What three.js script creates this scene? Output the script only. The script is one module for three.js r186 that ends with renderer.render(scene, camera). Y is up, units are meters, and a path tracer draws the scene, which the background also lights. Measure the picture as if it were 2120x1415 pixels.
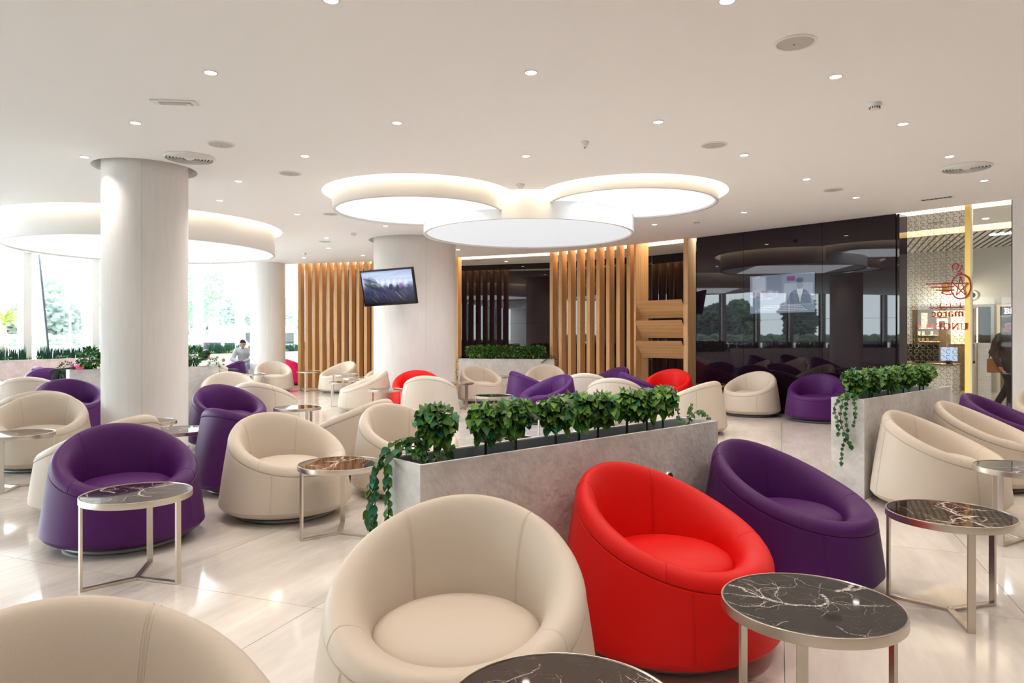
import * as THREE from 'three';
import { mergeGeometries, mergeVertices } from 'three/addons/utils/BufferGeometryUtils.js';
import { RoundedBoxGeometry } from 'three/addons/geometries/RoundedBoxGeometry.js';
import { TextGeometry } from 'three/addons/geometries/TextGeometry.js';
import { FontLoader } from 'three/addons/loaders/FontLoader.js';
import { MarchingCubes } from 'three/addons/objects/MarchingCubes.js';
import { RectAreaLightUniformsLib } from 'three/addons/lights/RectAreaLightUniformsLib.js';
RectAreaLightUniformsLib.init();

// ---------------------------------------------------------------- camera, sky, exposure
const scene = new THREE.Scene();
const renderer = new THREE.WebGLRenderer({ antialias: true });
renderer.toneMapping = THREE.LinearToneMapping;
renderer.toneMappingExposure = 2.05;
renderer.shadowMap.enabled = true;
const EYE = 1.4, CEIL = 3.35;
const camera = new THREE.PerspectiveCamera(2 * Math.atan(707.5 / 1450) * 180 / Math.PI, 2120 / 1415, 0.05, 300);
camera.position.set(0, EYE, 0);
camera.setViewOffset(2120, 1415, 0, 11.5, 2120, 1415);
scene.add(camera);
scene.background = new THREE.Color(0.82, 0.925, 1.0);   // bright overcast sky
scene.backgroundIntensity = 7.0;
const LAMP_WARM = new THREE.Color(1.0, 0.90, 0.80), LAMP_COVE = new THREE.Color(1.0, 0.80, 0.58), LAMP_COOL = new THREE.Color(0.90, 0.95, 1.0);
const DOWN = 2.6, COVE = 5.0;

// ---------------------------------------------------------------- helpers
function rng(seed) { let a = seed >>> 0; return () => { a = (a + 0x6D2B79F5) | 0; let t = Math.imul(a ^ (a >>> 15), 1 | a); t = (t + Math.imul(t ^ (t >>> 7), 61 | t)) ^ t; return ((t ^ (t >>> 14)) >>> 0) / 4294967296; }; }
const taken = new Map();
function numbered(name) { const n = taken.get(name) ?? 0; taken.set(name, n + 1); return n ? `${name}_${String(n).padStart(3, '0')}` : name; }
function shade(o) { o.castShadow = true; o.receiveShadow = true; return o; }
function thing(name, label, category, [x, y, z] = [0, 0, 0], turn = 0, group) {
  const o = new THREE.Group(); o.name = numbered(name); scene.add(o);
  o.position.set(x, y, z); o.rotation.y = turn; o.userData = { label, category };
  if (group) o.userData.group = group;
  return o;
}
function part(parent, name, geo, mat, label) { const m = shade(new THREE.Mesh(geo, mat)); m.name = name; parent.add(m); if (label) m.userData.label = label; return m; }
function single(name, geo, mat, label, category, group, pos, turn) {
  const m = shade(new THREE.Mesh(geo, mat)); m.name = numbered(name); scene.add(m); m.userData = { label, category };
  if (group) m.userData.group = group;
  if (pos) m.position.set(...pos);
  if (turn) m.rotation.y = turn;
  return m;
}
function struct(name, geo, mat) {
  const o = geo ? shade(new THREE.Mesh(geo, mat)) : new THREE.Group();
  o.name = name; o.userData = { kind: 'structure' }; scene.add(o); return o;
}
function box(w, h, d, x = 0, y = 0, z = 0) { return new THREE.BoxGeometry(w, h, d).translate(x, y, z); }
function rbox(w, h, d, r, x = 0, y = 0, z = 0) { return new RoundedBoxGeometry(w, h, d, 2, r).translate(x, y, z); }
function merge(list) { return mergeGeometries(list.map((g) => { const n = g.index ? g.toNonIndexed() : g; for (const k of Object.keys(n.attributes)) if (!['position', 'normal', 'uv'].includes(k)) n.deleteAttribute(k); return n; })); }
function tube(points, r, seg = 12, rad = 6, closed = false) { return new THREE.TubeGeometry(new THREE.CatmullRomCurve3(points.map((p) => p.isVector3 ? p : new THREE.Vector3(...p)), closed), seg, r, rad, closed); }
function lathe(pts, seg = 48) { return new THREE.LatheGeometry(pts.map(([x, y]) => new THREE.Vector2(x, y)), seg); }
function planUV(geo, sx = 1, sy = 1, ox = 0, oy = 0) {                    // uv in metres, taken from the face each triangle lies on
  const g = geo.index ? geo.toNonIndexed() : geo, p = g.attributes.position, n = g.attributes.normal, uv = new Float32Array(p.count * 2);
  for (let i = 0; i < p.count; i++) {
    const ax = Math.abs(n.getX(i)), ay = Math.abs(n.getY(i)), az = Math.abs(n.getZ(i));
    const [a, b] = ay > ax && ay > az ? [p.getX(i), p.getZ(i)] : ax > az ? [p.getZ(i), p.getY(i)] : [p.getX(i), p.getY(i)];
    uv[2 * i] = a * sx + ox; uv[2 * i + 1] = b * sy + oy;
  }
  g.setAttribute('uv', new THREE.BufferAttribute(uv, 2)); return g;
}
function slab(points, y0, y1, holes = []) {                               // plan polygon of [x, z] raised from y0 to y1
  const s = new THREE.Shape(points.map(([x, z]) => new THREE.Vector2(x, -z)));
  for (const h of holes) s.holes.push(new THREE.Path(h.map(([x, z]) => new THREE.Vector2(x, -z))));
  return planUV(new THREE.ExtrudeGeometry(s, { depth: y1 - y0, bevelEnabled: false }).rotateX(-Math.PI / 2).translate(0, y0, 0));
}
function wallGeo([x0, z0], [x1, z1], y0, y1, t) {                         // upright wall between two plan points, thickness t to its left
  const L = Math.hypot(x1 - x0, z1 - z0), nx = -(z1 - z0) / L * t, nz = (x1 - x0) / L * t;
  return slab([[x0, z0], [x1, z1], [x1 + nx, z1 + nz], [x0 + nx, z0 + nz]], y0, y1);
}
// ---------------------------------------------------------------- computed textures
function lattice(seed, n) { const r = rng(seed), a = new Float32Array(n * n).map(() => r()); return (x, y) => { const x0 = Math.floor(x), y0 = Math.floor(y), fx = x - x0, fy = y - y0, u = fx * fx * (3 - 2 * fx), v = fy * fy * (3 - 2 * fy), w = (i, j) => a[(((j % n) + n) % n) * n + (((i % n) + n) % n)]; return (w(x0, y0) * (1 - u) + w(x0 + 1, y0) * u) * (1 - v) + (w(x0, y0 + 1) * (1 - u) + w(x0 + 1, y0 + 1) * u) * v; }; }
function dataTex(w, h, f, srgb = true, rep = [1, 1]) {
  const d = new Uint8Array(w * h * 4);
  for (let j = 0; j < h; j++) for (let i = 0; i < w; i++) { const c = f(i / w, j / h); for (let k = 0; k < 3; k++) d[4 * (j * w + i) + k] = Math.max(0, Math.min(255, c[k])); d[4 * (j * w + i) + 3] = 255; }
  const t = new THREE.DataTexture(d, w, h); t.wrapS = t.wrapT = THREE.RepeatWrapping; t.magFilter = THREE.LinearFilter; t.minFilter = THREE.LinearMipmapLinearFilter; t.generateMipmaps = true;
  if (srgb) t.colorSpace = THREE.SRGBColorSpace; t.repeat.set(...rep); t.needsUpdate = true; return t;
}
function canvasTex(w, h, draw, srgb = true) { const c = document.createElement('canvas'); c.width = w; c.height = h; draw(c.getContext('2d'), w, h); const t = new THREE.CanvasTexture(c); if (srgb) t.colorSpace = THREE.SRGBColorSpace; t.wrapS = t.wrapT = THREE.RepeatWrapping; return t; }
const nA = lattice(11, 64), nB = lattice(12, 64), nC = lattice(13, 128);
const stoneTex = dataTex(512, 512, (u, v) => {                            // grey stone of the planters, 1 m a tile
  const a = nA(u * 8, v * 8) * 0.5 + nB(u * 32, v * 32) * 0.3 + nC(u * 128, v * 128) * 0.2, k = 216 + (a - 0.5) * 50;
  return [k, k - 4, k - 7];
});
const stoneBump = dataTex(512, 512, (u, v) => { const a = nA(u * 16, v * 16) * 0.4 + nB(u * 64, v * 64) * 0.6; return [a * 255, a * 255, a * 255]; }, false);
const floorTex = dataTex(1024, 1024, (u, v) => {                          // cream marble with long pale streaks, 2.26 m a tile
  const w = nB(u * 8, v * 8) * 0.7, s = nA(u * 16 + w, v * 4) * 0.5 + nB(u * 64 + w * 2, v * 8) * 0.32 + nC(u * 128, v * 32) * 0.18, k = (s - 0.5) * 30;
  return [217 + k, 209 + k * 1.05, 201 + k * 1.1];
});
const woodTex = dataTex(512, 1024, (u, v) => {                            // oak, grain along v, 0.5 m by 2 m
  const w = nB(u * 4, v * 4) * 1.4, g = nA(u * 32 + w, v * 2) * 0.45 + nC(u * 128 + w, v * 4) * 0.35 + nC(u * 128, v * 64) * 0.2, k = (g - 0.5) * 62;
  return [212 + k, 165 + k * 0.95, 112 + k * 0.8];
}, true, [2, 0.5]);
const leatherBump = dataTex(256, 256, (u, v) => { const a = nC(u * 128, v * 128) * 0.6 + nA(u * 64, v * 64) * 0.4; return [a * 255, a * 255, a * 255]; }, false, [6, 6]);
const stuccoTex = dataTex(256, 256, (u, v) => { const k = 231 + (nC(u * 128, v * 16) - 0.5) * 5 + (nA(u * 4, v * 4) - 0.5) * 2; return [k, k - 4, k - 7]; });
function marble(seed, base, tint, big) {
  return canvasTex(1024, 1024, (c, w, h) => {
    const r = rng(seed); c.fillStyle = base; c.fillRect(0, 0, w, h);
    for (let i = 0; i < 260; i++) { c.fillStyle = r() < 0.5 ? `rgba(${tint},${0.02 + r() * 0.05})` : `rgba(0,0,0,${0.05 + r() * 0.1})`; c.beginPath(); c.ellipse(r() * w, r() * h, 10 + r() * 90, 6 + r() * 40, r() * 6.3, 0, 6.3); c.fill(); }
    const vein = (x, y, a, len, wd, al, depth) => {
      for (let k = 0; k < len; k++) {
        const nx = x + Math.cos(a) * 9, ny = y + Math.sin(a) * 9; a += (r() - 0.5) * 0.75;
        c.strokeStyle = `rgba(236,226,220,${Math.min(1, al * (0.6 + r() * 0.5))})`; c.lineWidth = wd * (0.4 + r() * 1.3); c.beginPath(); c.moveTo(x, y); c.lineTo(nx, ny); c.stroke();
        if (depth && r() < 0.10) vein(nx, ny, a + (r() - 0.5) * 2.2, len * 0.35, wd * 0.45, al * 0.8, depth - 1);
        x = nx; y = ny;
      }
    };
    for (let i = 0; i < big; i++) vein(r() * w, r() * h, (r() - 0.5) * 1.2 + (r() < 0.5 ? Math.PI : 0), 70 + r() * 60, 14 + r() * 16, 0.85, 2);
    for (let i = 0; i < 14; i++) vein(r() * w, r() * h, r() * 6.3, 25 + r() * 50, 2.6 + r() * 3.0, 0.7, 2);
    for (let i = 0; i < 160; i++) vein(r() * w, r() * h, r() * 6.3, 3 + r() * 8, 1, 0.35, 0);
  });
}
// ---------------------------------------------------------------- materials
const S = (o) => new THREE.MeshStandardMaterial(o), Ph = (o) => new THREE.MeshPhysicalMaterial(o), L = (r, g, b) => new THREE.Color().setRGB(r, g, b);
const M = {
  ceiling: S({ color: L(0.90, 0.895, 0.89), roughness: 0.95 }),
  plaster: S({ map: stuccoTex, roughness: 0.9 }),
  floor: Ph({ map: floorTex, roughness: 0.09, ior: 1.55 }), joint: S({ color: L(0.50, 0.44, 0.38), roughness: 0.8 }),
  stone: S({ map: stoneTex, bumpMap: stoneBump, bumpScale: 0.0022, roughness: 0.62 }), rimStone: S({ color: L(0.62, 0.58, 0.53), roughness: 0.6 }),
  liner: S({ color: L(0.36, 0.40, 0.43), roughness: 0.3, metalness: 0.55 }), soil: S({ color: L(0.03, 0.022, 0.016), roughness: 1 }),
  wood: S({ map: woodTex, roughness: 0.45 }),
  darkGlass: Ph({ color: L(0.011, 0.0045, 0.010), roughness: 0.015, ior: 1.5 }),
  clearGlass: Ph({ color: L(0.97, 0.99, 0.98), transmission: 1, thickness: 0, roughness: 0, ior: 1.2 }),
  glassPane: Ph({ color: L(0.97, 0.99, 0.98), transmission: 1, thickness: 0, roughness: 0, ior: 1.45 }),
  mullion: S({ color: L(0.80, 0.80, 0.76), roughness: 0.5 }), gasket: S({ color: L(0.05, 0.06, 0.09), roughness: 0.5 }),
  metal: S({ color: L(0.64, 0.57, 0.49), roughness: 0.30, metalness: 1 }), steel: S({ color: L(0.66, 0.66, 0.66), roughness: 0.3, metalness: 1 }),
  black: S({ color: L(0.012, 0.012, 0.013), roughness: 0.4 }), blackGloss: S({ color: L(0.008, 0.008, 0.010), roughness: 0.12 }),
  white: S({ color: L(0.80, 0.79, 0.77), roughness: 0.55 }), grille: S({ color: L(0.52, 0.50, 0.47), roughness: 0.85 }), dark: S({ color: L(0.10, 0.095, 0.09), roughness: 0.8 }),
  gold: S({ color: L(0.80, 0.52, 0.14), roughness: 0.35, metalness: 0.9 }), red: S({ color: L(0.50, 0.012, 0.012), roughness: 0.5 }),
  plinth: S({ color: L(0.30, 0.30, 0.31), roughness: 0.4, metalness: 0.4 }),
  stem: S({ color: L(0.035, 0.028, 0.018), roughness: 0.9 }),
  grass: S({ color: L(0.020, 0.11, 0.062), roughness: 0.7 }),
};
const leafM = [L(0.085, 0.225, 0.026), L(0.052, 0.16, 0.025), L(0.15, 0.31, 0.05), L(0.033, 0.10, 0.026), L(0.19, 0.28, 0.085), L(0.035, 0.18, 0.09)].map((c) => Ph({ color: c, roughness: 0.48, specularIntensity: 0.5 }));
const variegM = [L(0.30, 0.38, 0.20), L(0.10, 0.22, 0.08), L(0.17, 0.27, 0.10)].map((c) => S({ color: c, roughness: 0.6 }));
function glow(c, k) { return S({ color: L(0.3, 0.3, 0.3), emissive: c, emissiveIntensity: k, roughness: 0.6 }); }
function leather(c) { return Ph({ color: c, roughness: 0.44, bumpMap: leatherBump, bumpScale: 0.0004, ior: 1.4, specularIntensity: 0.7 }); }
const LEATHER = { beige: leather(L(0.645, 0.555, 0.46)), purple: leather(L(0.076, 0.0115, 0.112)), red: leather(L(0.74, 0.007, 0.005)), pink: leather(L(0.74, 0.012, 0.13)) };

// ---------------------------------------------------------------- plan of the room
const FX = (z) => -10.0 - 0.392 * (z + 20.2);                              // window line
const U = [0.365, -0.931], NF = [0.931, 0.365];                            // along the facade, and from it into the room
const slot = [[-6.4, -19.2], [-5.85, -18.97], [-3.62, -18.3], [-1.38, -17.4], [0.88, -16.4], [2.67, -14.85], [3.58, -13.96]];
const WALL0 = [4.66, -12.77], WT = [0.67, 0.742], WN = [-0.742, 0.67], WTURN = -0.8365;   // dark glass wall: origin, along, into the room
const onWall = (s, w = 0) => [WALL0[0] + WT[0] * s - WN[0] * w, WALL0[1] + WT[1] * s - WN[1] * w];   // w metres behind the wall
function offset(line, k) { return line.map((p, i) => { const a = line[Math.max(0, i - 1)], b = line[Math.min(line.length - 1, i + 1)], l = Math.hypot(b[0] - a[0], b[1] - a[1]); return [p[0] + (b[1] - a[1]) / l * k, p[1] - (b[0] - a[0]) / l * k]; }); }
const slotBack = offset(slot, 0.5), backWall = [[-6.15, -21.0], [-4.4, -20.5], [-1.5, -19.5], [1.05, -18.6], [3.4, -17.0], [4.75, -15.6], [4.45, -14.55]];
const R0 = onWall(3.72), R1 = onWall(12.5);
const discs = [
  { x: -1.29, z: -9.69, r: 1.165, y: 3.105, glow: 0.52, label: 'round white ceiling light drum nearest the striped wood screen, hanging higher than the widest drum' },
  { x: 1.65, z: -9.69, r: 1.16, y: 3.21, glow: 0.52, label: 'shallow round white ceiling light drum on the side of the dark glass wall' },
  { x: 0.26, z: -11.1, r: 1.65, y: 2.99, glow: 0.34, label: 'widest and lowest white ceiling light drum of the cluster of three' },
  { x: -6.53, z: -12.53, r: 2.17, y: 2.91, glow: 0.33, label: 'very large round white ceiling light drum beside the windows' }];
const GAP = 0.13;
function circle(x, z, r, n = 72) { return Array.from({ length: n }, (_, k) => [x + r * Math.cos(k / n * 2 * Math.PI), z + r * Math.sin(k / n * 2 * Math.PI)]); }
function unionHole(list, [ox, oz]) {                                       // outline of overlapping circles seen from a point inside
  return Array.from({ length: 180 }, (_, k) => {
    const a = k / 180 * 2 * Math.PI, dx = Math.cos(a), dz = Math.sin(a); let best = 0;
    for (const c of list) { const ex = ox - c.x, ez = oz - c.z, b = ex * dx + ez * dz, q = b * b - (ex * ex + ez * ez - (c.r + GAP) ** 2); if (q > 0) best = Math.max(best, -b + Math.sqrt(q)); }
    return [ox + dx * best, oz + dz * best];
  });
}
const holeThree = unionHole(discs.slice(0, 3), [0.2, -9.95]), holeBig = circle(discs[3].x, discs[3].z, discs[3].r + GAP);
const columns = [
  { x: -4.29, z: -8.2, r: 0.455, label: 'slim round white column standing among beige and purple chairs' },
  { x: -2.0, z: -14.4, r: 0.83, label: 'thick round white column carrying the black television' },
  { x: -6.57, z: -18.85, r: 0.45, label: 'slim round white column beside the striped wood screen and the windows' }];

// ---------------------------------------------------------------- ceiling
{
  const room = [[FX(6), 6], [FX(-27.5), -27.5], [-6.9, -27.5], ...slot, onWall(-1.55, 0.11), onWall(2.15, 0.11), onWall(2.17), R0, R1, [R1[0], 6]];
  const colHoles = columns.slice(0, 2).map((c) => circle(c.x, c.z, c.r + 0.10, 48));
  struct('ceiling', slab(room, CEIL, CEIL + 0.25, [holeThree, holeBig, ...colHoles]), M.ceiling);
  struct('ceiling_002', slab([...slotBack, ...backWall.slice().reverse()], CEIL, CEIL + 0.25), M.ceiling);
  const lid = slab([...offset(slot, -0.12), ...slotBack.slice().reverse().map((p, i, a) => p), ], CEIL + 0.25, CEIL + 0.32);
  struct('trim_1', lid, M.ceiling);
  struct('trim_2', slab(holeThree.map(([x, z]) => [x + (x - 0.2) * 0.06, z + (z + 9.95) * 0.06]), CEIL + 0.25, CEIL + 0.32), M.ceiling);
  struct('trim_3', slab(circle(discs[3].x, discs[3].z, discs[3].r + 0.3), CEIL + 0.25, CEIL + 0.32), M.ceiling);
  columns.slice(0, 2).forEach((c, i) => struct(`trim_${4 + i}`, slab(circle(c.x, c.z, c.r + 0.3, 48), CEIL + 0.25, CEIL + 0.32), M.ceiling));
}
// ---------------------------------------------------------------- floor of separate tiles
{
  const floor = struct('floor');
  part(floor, 'floor_bed', slab([[-21.5, 7], [-8, -28.5], [6, -28.5], [20, -18], [20, 7]], -0.25, -0.012), M.joint);
  const A = 1.13, r = rng(5), u = [0.358, -0.934], v = [0.934, 0.358], ang = Math.atan2(0.358, 0.934);
  const variants = Array.from({ length: 6 }, () => planUV(box(A - 0.003, 0.012, A - 0.003, 0, -0.006, 0), 1 / 2.26, 1 / 2.26, r(), r()));
  const far = [], farGeo = planUV(box(A - 0.003, 0.012, A - 0.003, 0, -0.006, 0), 1 / 2.26, 1 / 2.26);
  const inside = (x, z) => z < 7.2 && z > -28 && x > FX(z) - 0.6 && x < 19 && (x - WALL0[0]) * -WN[0] + (z - WALL0[1]) * -WN[1] < 9;
  const spots = [];
  for (let i = -30; i < 40; i++) for (let j = -30; j < 30; j++) {
    const cu = 3.0 + (i + 0.5) * A, cv = 0.016 + (j + 0.5) * A, x = u[0] * cu + v[0] * cv, z = u[1] * cu + v[1] * cv;
    if (!inside(x, z)) continue;
    const seen = z < -0.6 && Math.abs(x) < -z * 0.78 + 1.2;
    spots.push({ x, z, key: seen ? Math.hypot(x, z) : 1000 });
  }
  spots.sort((a, b) => a.key - b.key);
  spots.forEach(({ x, z, key }, k) => {
    if (k < 290 && key < 900) { const m = part(floor, 'floor_tile', variants[Math.floor(r() * 6)], M.floor); m.position.set(x, 0, z); m.rotation.y = -ang; }
    else far.push(farGeo.clone().rotateY(-ang).translate(x, 0, z));
  });
  const m = part(floor, 'far_floor_tiles', merge(far), M.floor); m.userData.kind = 'stuff';
}
// ---------------------------------------------------------------- closing walls behind the camera and beside the frame
struct('wall_rear', wallGeo([R1[0], 6], [FX(6), 6], 0, CEIL, -0.2), M.plaster);
struct('wall_side', wallGeo(R1, [R1[0], 6], 0, CEIL, -0.2), M.plaster);
struct('wall_far', wallGeo([FX(-27.5), -27.5], [-6.9, -27.5], 0, CEIL, -0.2), M.plaster);
struct('wall_recess', wallGeo([-6.9, -27.5], backWall[0], 0, CEIL, -0.15), M.plaster);
{ // pale stone wall with inlaid diagonal lines
  const w = struct('wall_right');
  const len = 12.5 - 3.72;
  const g = part(w, 'stone_facing', planUV(box(len, CEIL + 0.2, 0.2, len / 2, (CEIL + 0.2) / 2, -0.1)), S({ map: stuccoTex, roughness: 0.5 }));
  for (let k = -3; k < 16; k++) for (const sg of [1, -1]) {
    const pts = []; for (let t = 0; t <= 1; t += 0.02) { const y = t * CEIL, x = k * 0.85 + sg * t * CEIL * 0.9; if (x > 0.03 && x < len - 0.05) pts.push([x, y]); }
    if (pts.length < 2) continue;
    const [a, b] = [pts[0], pts[pts.length - 1]], l = Math.hypot(b[0] - a[0], b[1] - a[1]);
    const m = part(w, 'inlay_line', new THREE.BoxGeometry(l, 0.014, 0.006), M.white); m.position.set((a[0] + b[0]) / 2, (a[1] + b[1]) / 2, 0.001); m.rotation.z = Math.atan2(b[1] - a[1], b[0] - a[0]);
  }
  w.position.set(R0[0], 0, R0[1]); w.rotation.y = WTURN;
}
// ---------------------------------------------------------------- window wall
{
  const P = (z, inset, y = 0) => [FX(z) + NF[0] * inset, y, z + NF[1] * inset];
  const turn = Math.atan2(-U[1], U[0]);                                     // local x runs along the facade, away from the camera
  let z = -16.46 + 1.62 * 13, n = 0;
  for (; z > -28; z -= 1.62) {
    const w = struct(`window_${++n}`); const [x, , zz] = P(z, 0); w.position.set(x, 0, zz); w.rotation.y = turn;
    part(w, 'mullion', rbox(0.2, CEIL, 0.22, 0.01, 0, CEIL / 2, 0.02), M.mullion);
    part(w, 'frame_gasket', box(0.05, CEIL - 0.5, 0.06, 0.128, CEIL / 2 + 0.25, -0.03), M.gasket);
    part(w, 'pane', box(1.49, CEIL - 0.5, 0.012, 0.87, CEIL / 2 + 0.25, -0.05), M.glassPane);
    part(w, 'sill', box(1.74, 0.5, 0.16, 0.87, 0.25, -0.03), M.mullion);
  }
  // long low wall with planting in front of the glass
  const t0 = P(5.9, 0.62), t1 = P(-27.2, 0.62), len = Math.hypot(t1[0] - t0[0], t1[2] - t0[2]);
  const low = thing('window_planter', 'long pale low wall planter running under the windows', 'planter', [t0[0], 0, t0[2]], turn);
  part(low, 'front_panel', planUV(box(len, 0.86, 0.05, len / 2, 0.43, 0)), S({ map: stoneTex, color: L(1.0, 0.95, 0.91), roughness: 0.6 }));
  part(low, 'soil', box(len, 0.72, 0.40, len / 2, 0.36, -0.26), M.soil);
  part(low, 'socket_plate', new THREE.CylinderGeometry(0.05, 0.05, 0.02, 20).rotateX(Math.PI / 2).translate(29.6, 0.66, 0.035), M.dark, 'round dark socket plate');
  // grass screen, one piece for each window bay
  const r = rng(21), blade = new THREE.ConeGeometry(0.009, 1, 3).translate(0, 0.5, 0);
  z = -16.46 + 1.62 * 13;
  const list = []; let q = z;
  for (; q > -26; q -= 1.62) { for (let k = 0; k < 720; k++) { const s = q - 0.13 - r() * 1.36, [x, , zz] = P(s, 0.20 + r() * 0.12); list.push([x, zz, 0.38 + r() * 0.12, (r() - 0.5) * 0.12, (r() - 0.5) * 0.12]); } }
  const im = new THREE.InstancedMesh(blade, M.grass, list.length), o = new THREE.Object3D();
  list.forEach(([x, zz, h, a, b], k) => { o.position.set(x, 0.715, zz); o.rotation.set(a, r() * 3, b); o.scale.set(1, h + 0.02, 1); o.updateMatrix(); im.setMatrixAt(k, o.matrix); });
  im.name = 'grass_screen'; im.userData = { kind: 'stuff', label: 'upright dark green grass blades lining the windows', category: 'grass' }; scene.add(shade(im));
}
// ---------------------------------------------------------------- leaves, shrubs, vines
function leafGeo(l, w, fold, curl) {
  const p = [], idx = [], rows = 7;
  for (let i = 0; i <= rows; i++) { const t = i / rows, hw = w * Math.pow(Math.sin(Math.PI * Math.pow(t, 0.92)), 1.1) * 0.5 + (i === 0 ? 0.0012 : 0); const y = -curl * l * t * t; p.push(-hw, y + fold * hw, t * l, 0, y, t * l, hw, y + fold * hw, t * l); }
  for (let i = 0; i < rows; i++) { const a = i * 3; idx.push(a, a + 3, a + 1, a + 1, a + 3, a + 4, a + 1, a + 4, a + 2, a + 2, a + 4, a + 5); }
  const g = new THREE.BufferGeometry(); g.setAttribute('position', new THREE.Float32BufferAttribute(p, 3)); g.setIndex(idx); g.computeVertexNormals();
  g.setAttribute('uv', new THREE.Float32BufferAttribute(new Float32Array(p.length / 3 * 2), 2)); return g;
}
const leafBig = [leafGeo(0.068, 0.036, 0.3, 0.2), leafGeo(0.076, 0.038, 0.22, 0.35), leafGeo(0.058, 0.032, 0.35, 0.1)];
const leafVine = [leafGeo(0.047, 0.021, 0.3, 0.25), leafGeo(0.040, 0.019, 0.4, 0.15)];
function aim(o, d, roll) { o.lookAt(o.position.clone().add(d)); o.rotateZ(roll); return o; }
const lamp0 = new THREE.Object3D();
function crownLeaves(r, n, R, cy, squash = 0.92) {
  return Array.from({ length: n }, () => {
    const c = 2 * r() - 1, a = r() * 6.283, s = Math.sqrt(1 - c * c), dir = new THREE.Vector3(s * Math.cos(a), c, s * Math.sin(a));
    const k = 0.45 + 0.55 * Math.pow(r(), 0.6), pos = new THREE.Vector3(dir.x * R * k, cy + dir.y * R * k * squash, dir.z * R * k);
    const d = dir.clone().multiplyScalar(0.8).add(new THREE.Vector3(r() - 0.5, r() * 0.7 - 0.2, r() - 0.5)).normalize();
    return { pos, d, roll: (r() - 0.5) * 2.2, scale: 0.8 + r() * 0.5 };
  });
}
function shrub(label, group, [x, y, z], seed, { h = 0.27, R = 0.125, n = 150, own = true, kinds = [0, 0, 1, 1, 2, 2, 3, 4, 5] }) {
  const r = rng(seed), t = thing('potted_shrub', label, 'shrub', [x, y, z], 0, group);
  const sway = (r() - 0.5) * 0.03;
  part(t, 'stem', tube([[0, -0.01, 0], [sway, h * 0.4, sway * 0.5], [0, h, 0]], 0.0075, 8, 6), M.stem);
  const twigs = []; for (let k = 0; k < 7; k++) { const a = r() * 6.28, e = r() * 0.8 - 0.2; twigs.push(tube([[0, h * 0.8, 0], [Math.cos(a) * R * 0.4, h * 0.85 + e * R * 0.6, Math.sin(a) * R * 0.4], [Math.cos(a) * R * 0.85, h + e * R, Math.sin(a) * R * 0.85]], 0.003, 4, 4)); }
  part(t, 'twigs', merge(twigs), M.stem);
  const leaves = crownLeaves(r, n, R, h);
  for (let k = 0; k < 9; k++) { const a = r() * 6.28; leaves.push({ pos: new THREE.Vector3(Math.cos(a) * 0.05, h - R * (0.75 + r() * 0.45), Math.sin(a) * 0.05), d: new THREE.Vector3(Math.cos(a), -1.2, Math.sin(a)).normalize(), roll: 0, scale: 0.9 }); }
  if (own) for (const f of leaves) { const m = part(t, 'leaf', leafBig[Math.floor(r() * 3)], leafM[kinds[Math.floor(r() * kinds.length)]]); m.position.copy(f.pos); aim(m, f.d, f.roll); m.scale.setScalar(f.scale); }
  else {
    const by = new Map();
    for (const f of leaves) { lamp0.position.copy(f.pos); lamp0.rotation.set(0, 0, 0); aim(lamp0, f.d, f.roll); lamp0.scale.setScalar(f.scale); lamp0.updateMatrix(); const k = kinds[Math.floor(r() * kinds.length)]; (by.get(k) ?? by.set(k, []).get(k)).push(leafBig[Math.floor(r() * 3)].clone().applyMatrix4(lamp0.matrix)); }
    for (const [k, g] of by) { const m = part(t, 'foliage', merge(g), leafM[k]); m.userData.kind = 'stuff'; }
  }
  return t;
}
function vine(label, paths, seed, own = true, sparse = 1, size = 1) {                 // stems over the edge of a planter with paired leaves
  const r = rng(seed), first = paths[0][0], t = thing('trailing_vine', label, 'vine', first);
  const merged = [];
  for (const p of paths) {
    const pts = p.map(([x, y, z]) => new THREE.Vector3(x - first[0], y - first[1], z - first[2])), curve = new THREE.CatmullRomCurve3(pts);
    part(t, 'stem', new THREE.TubeGeometry(curve, 24, 0.0026, 5), M.stem);
    const n = Math.round(curve.getLength() / 0.034 * sparse);
    for (let k = 1; k <= n; k++) for (const sd of [-1, 1]) {
      const q = k / n, pos = curve.getPoint(q), tg = curve.getTangent(q), side = new THREE.Vector3(r() - 0.5, r() - 0.5, r() - 0.5).cross(tg).normalize().multiplyScalar(sd);
      const d = tg.clone().multiplyScalar(0.5).add(side).normalize();
      if (own) { const m = part(t, 'leaf', leafVine[k % 2], leafM[[3, 1, 1, 5][Math.floor(r() * 4)]]); m.position.copy(pos); aim(m, d, (r() - 0.5) * 1.5); m.scale.setScalar(size * (0.8 + r() * 0.45)); }
      else { lamp0.position.copy(pos); lamp0.rotation.set(0, 0, 0); aim(lamp0, d, (r() - 0.5) * 1.5); lamp0.scale.setScalar(0.8 + r() * 0.45); lamp0.updateMatrix(); merged.push(leafVine[k % 2].clone().applyMatrix4(lamp0.matrix)); }
    }
  }
  if (merged.length) { const m = part(t, 'foliage', merge(merged), leafM[1]); m.userData.kind = 'stuff'; }
  return t;
}
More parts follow.
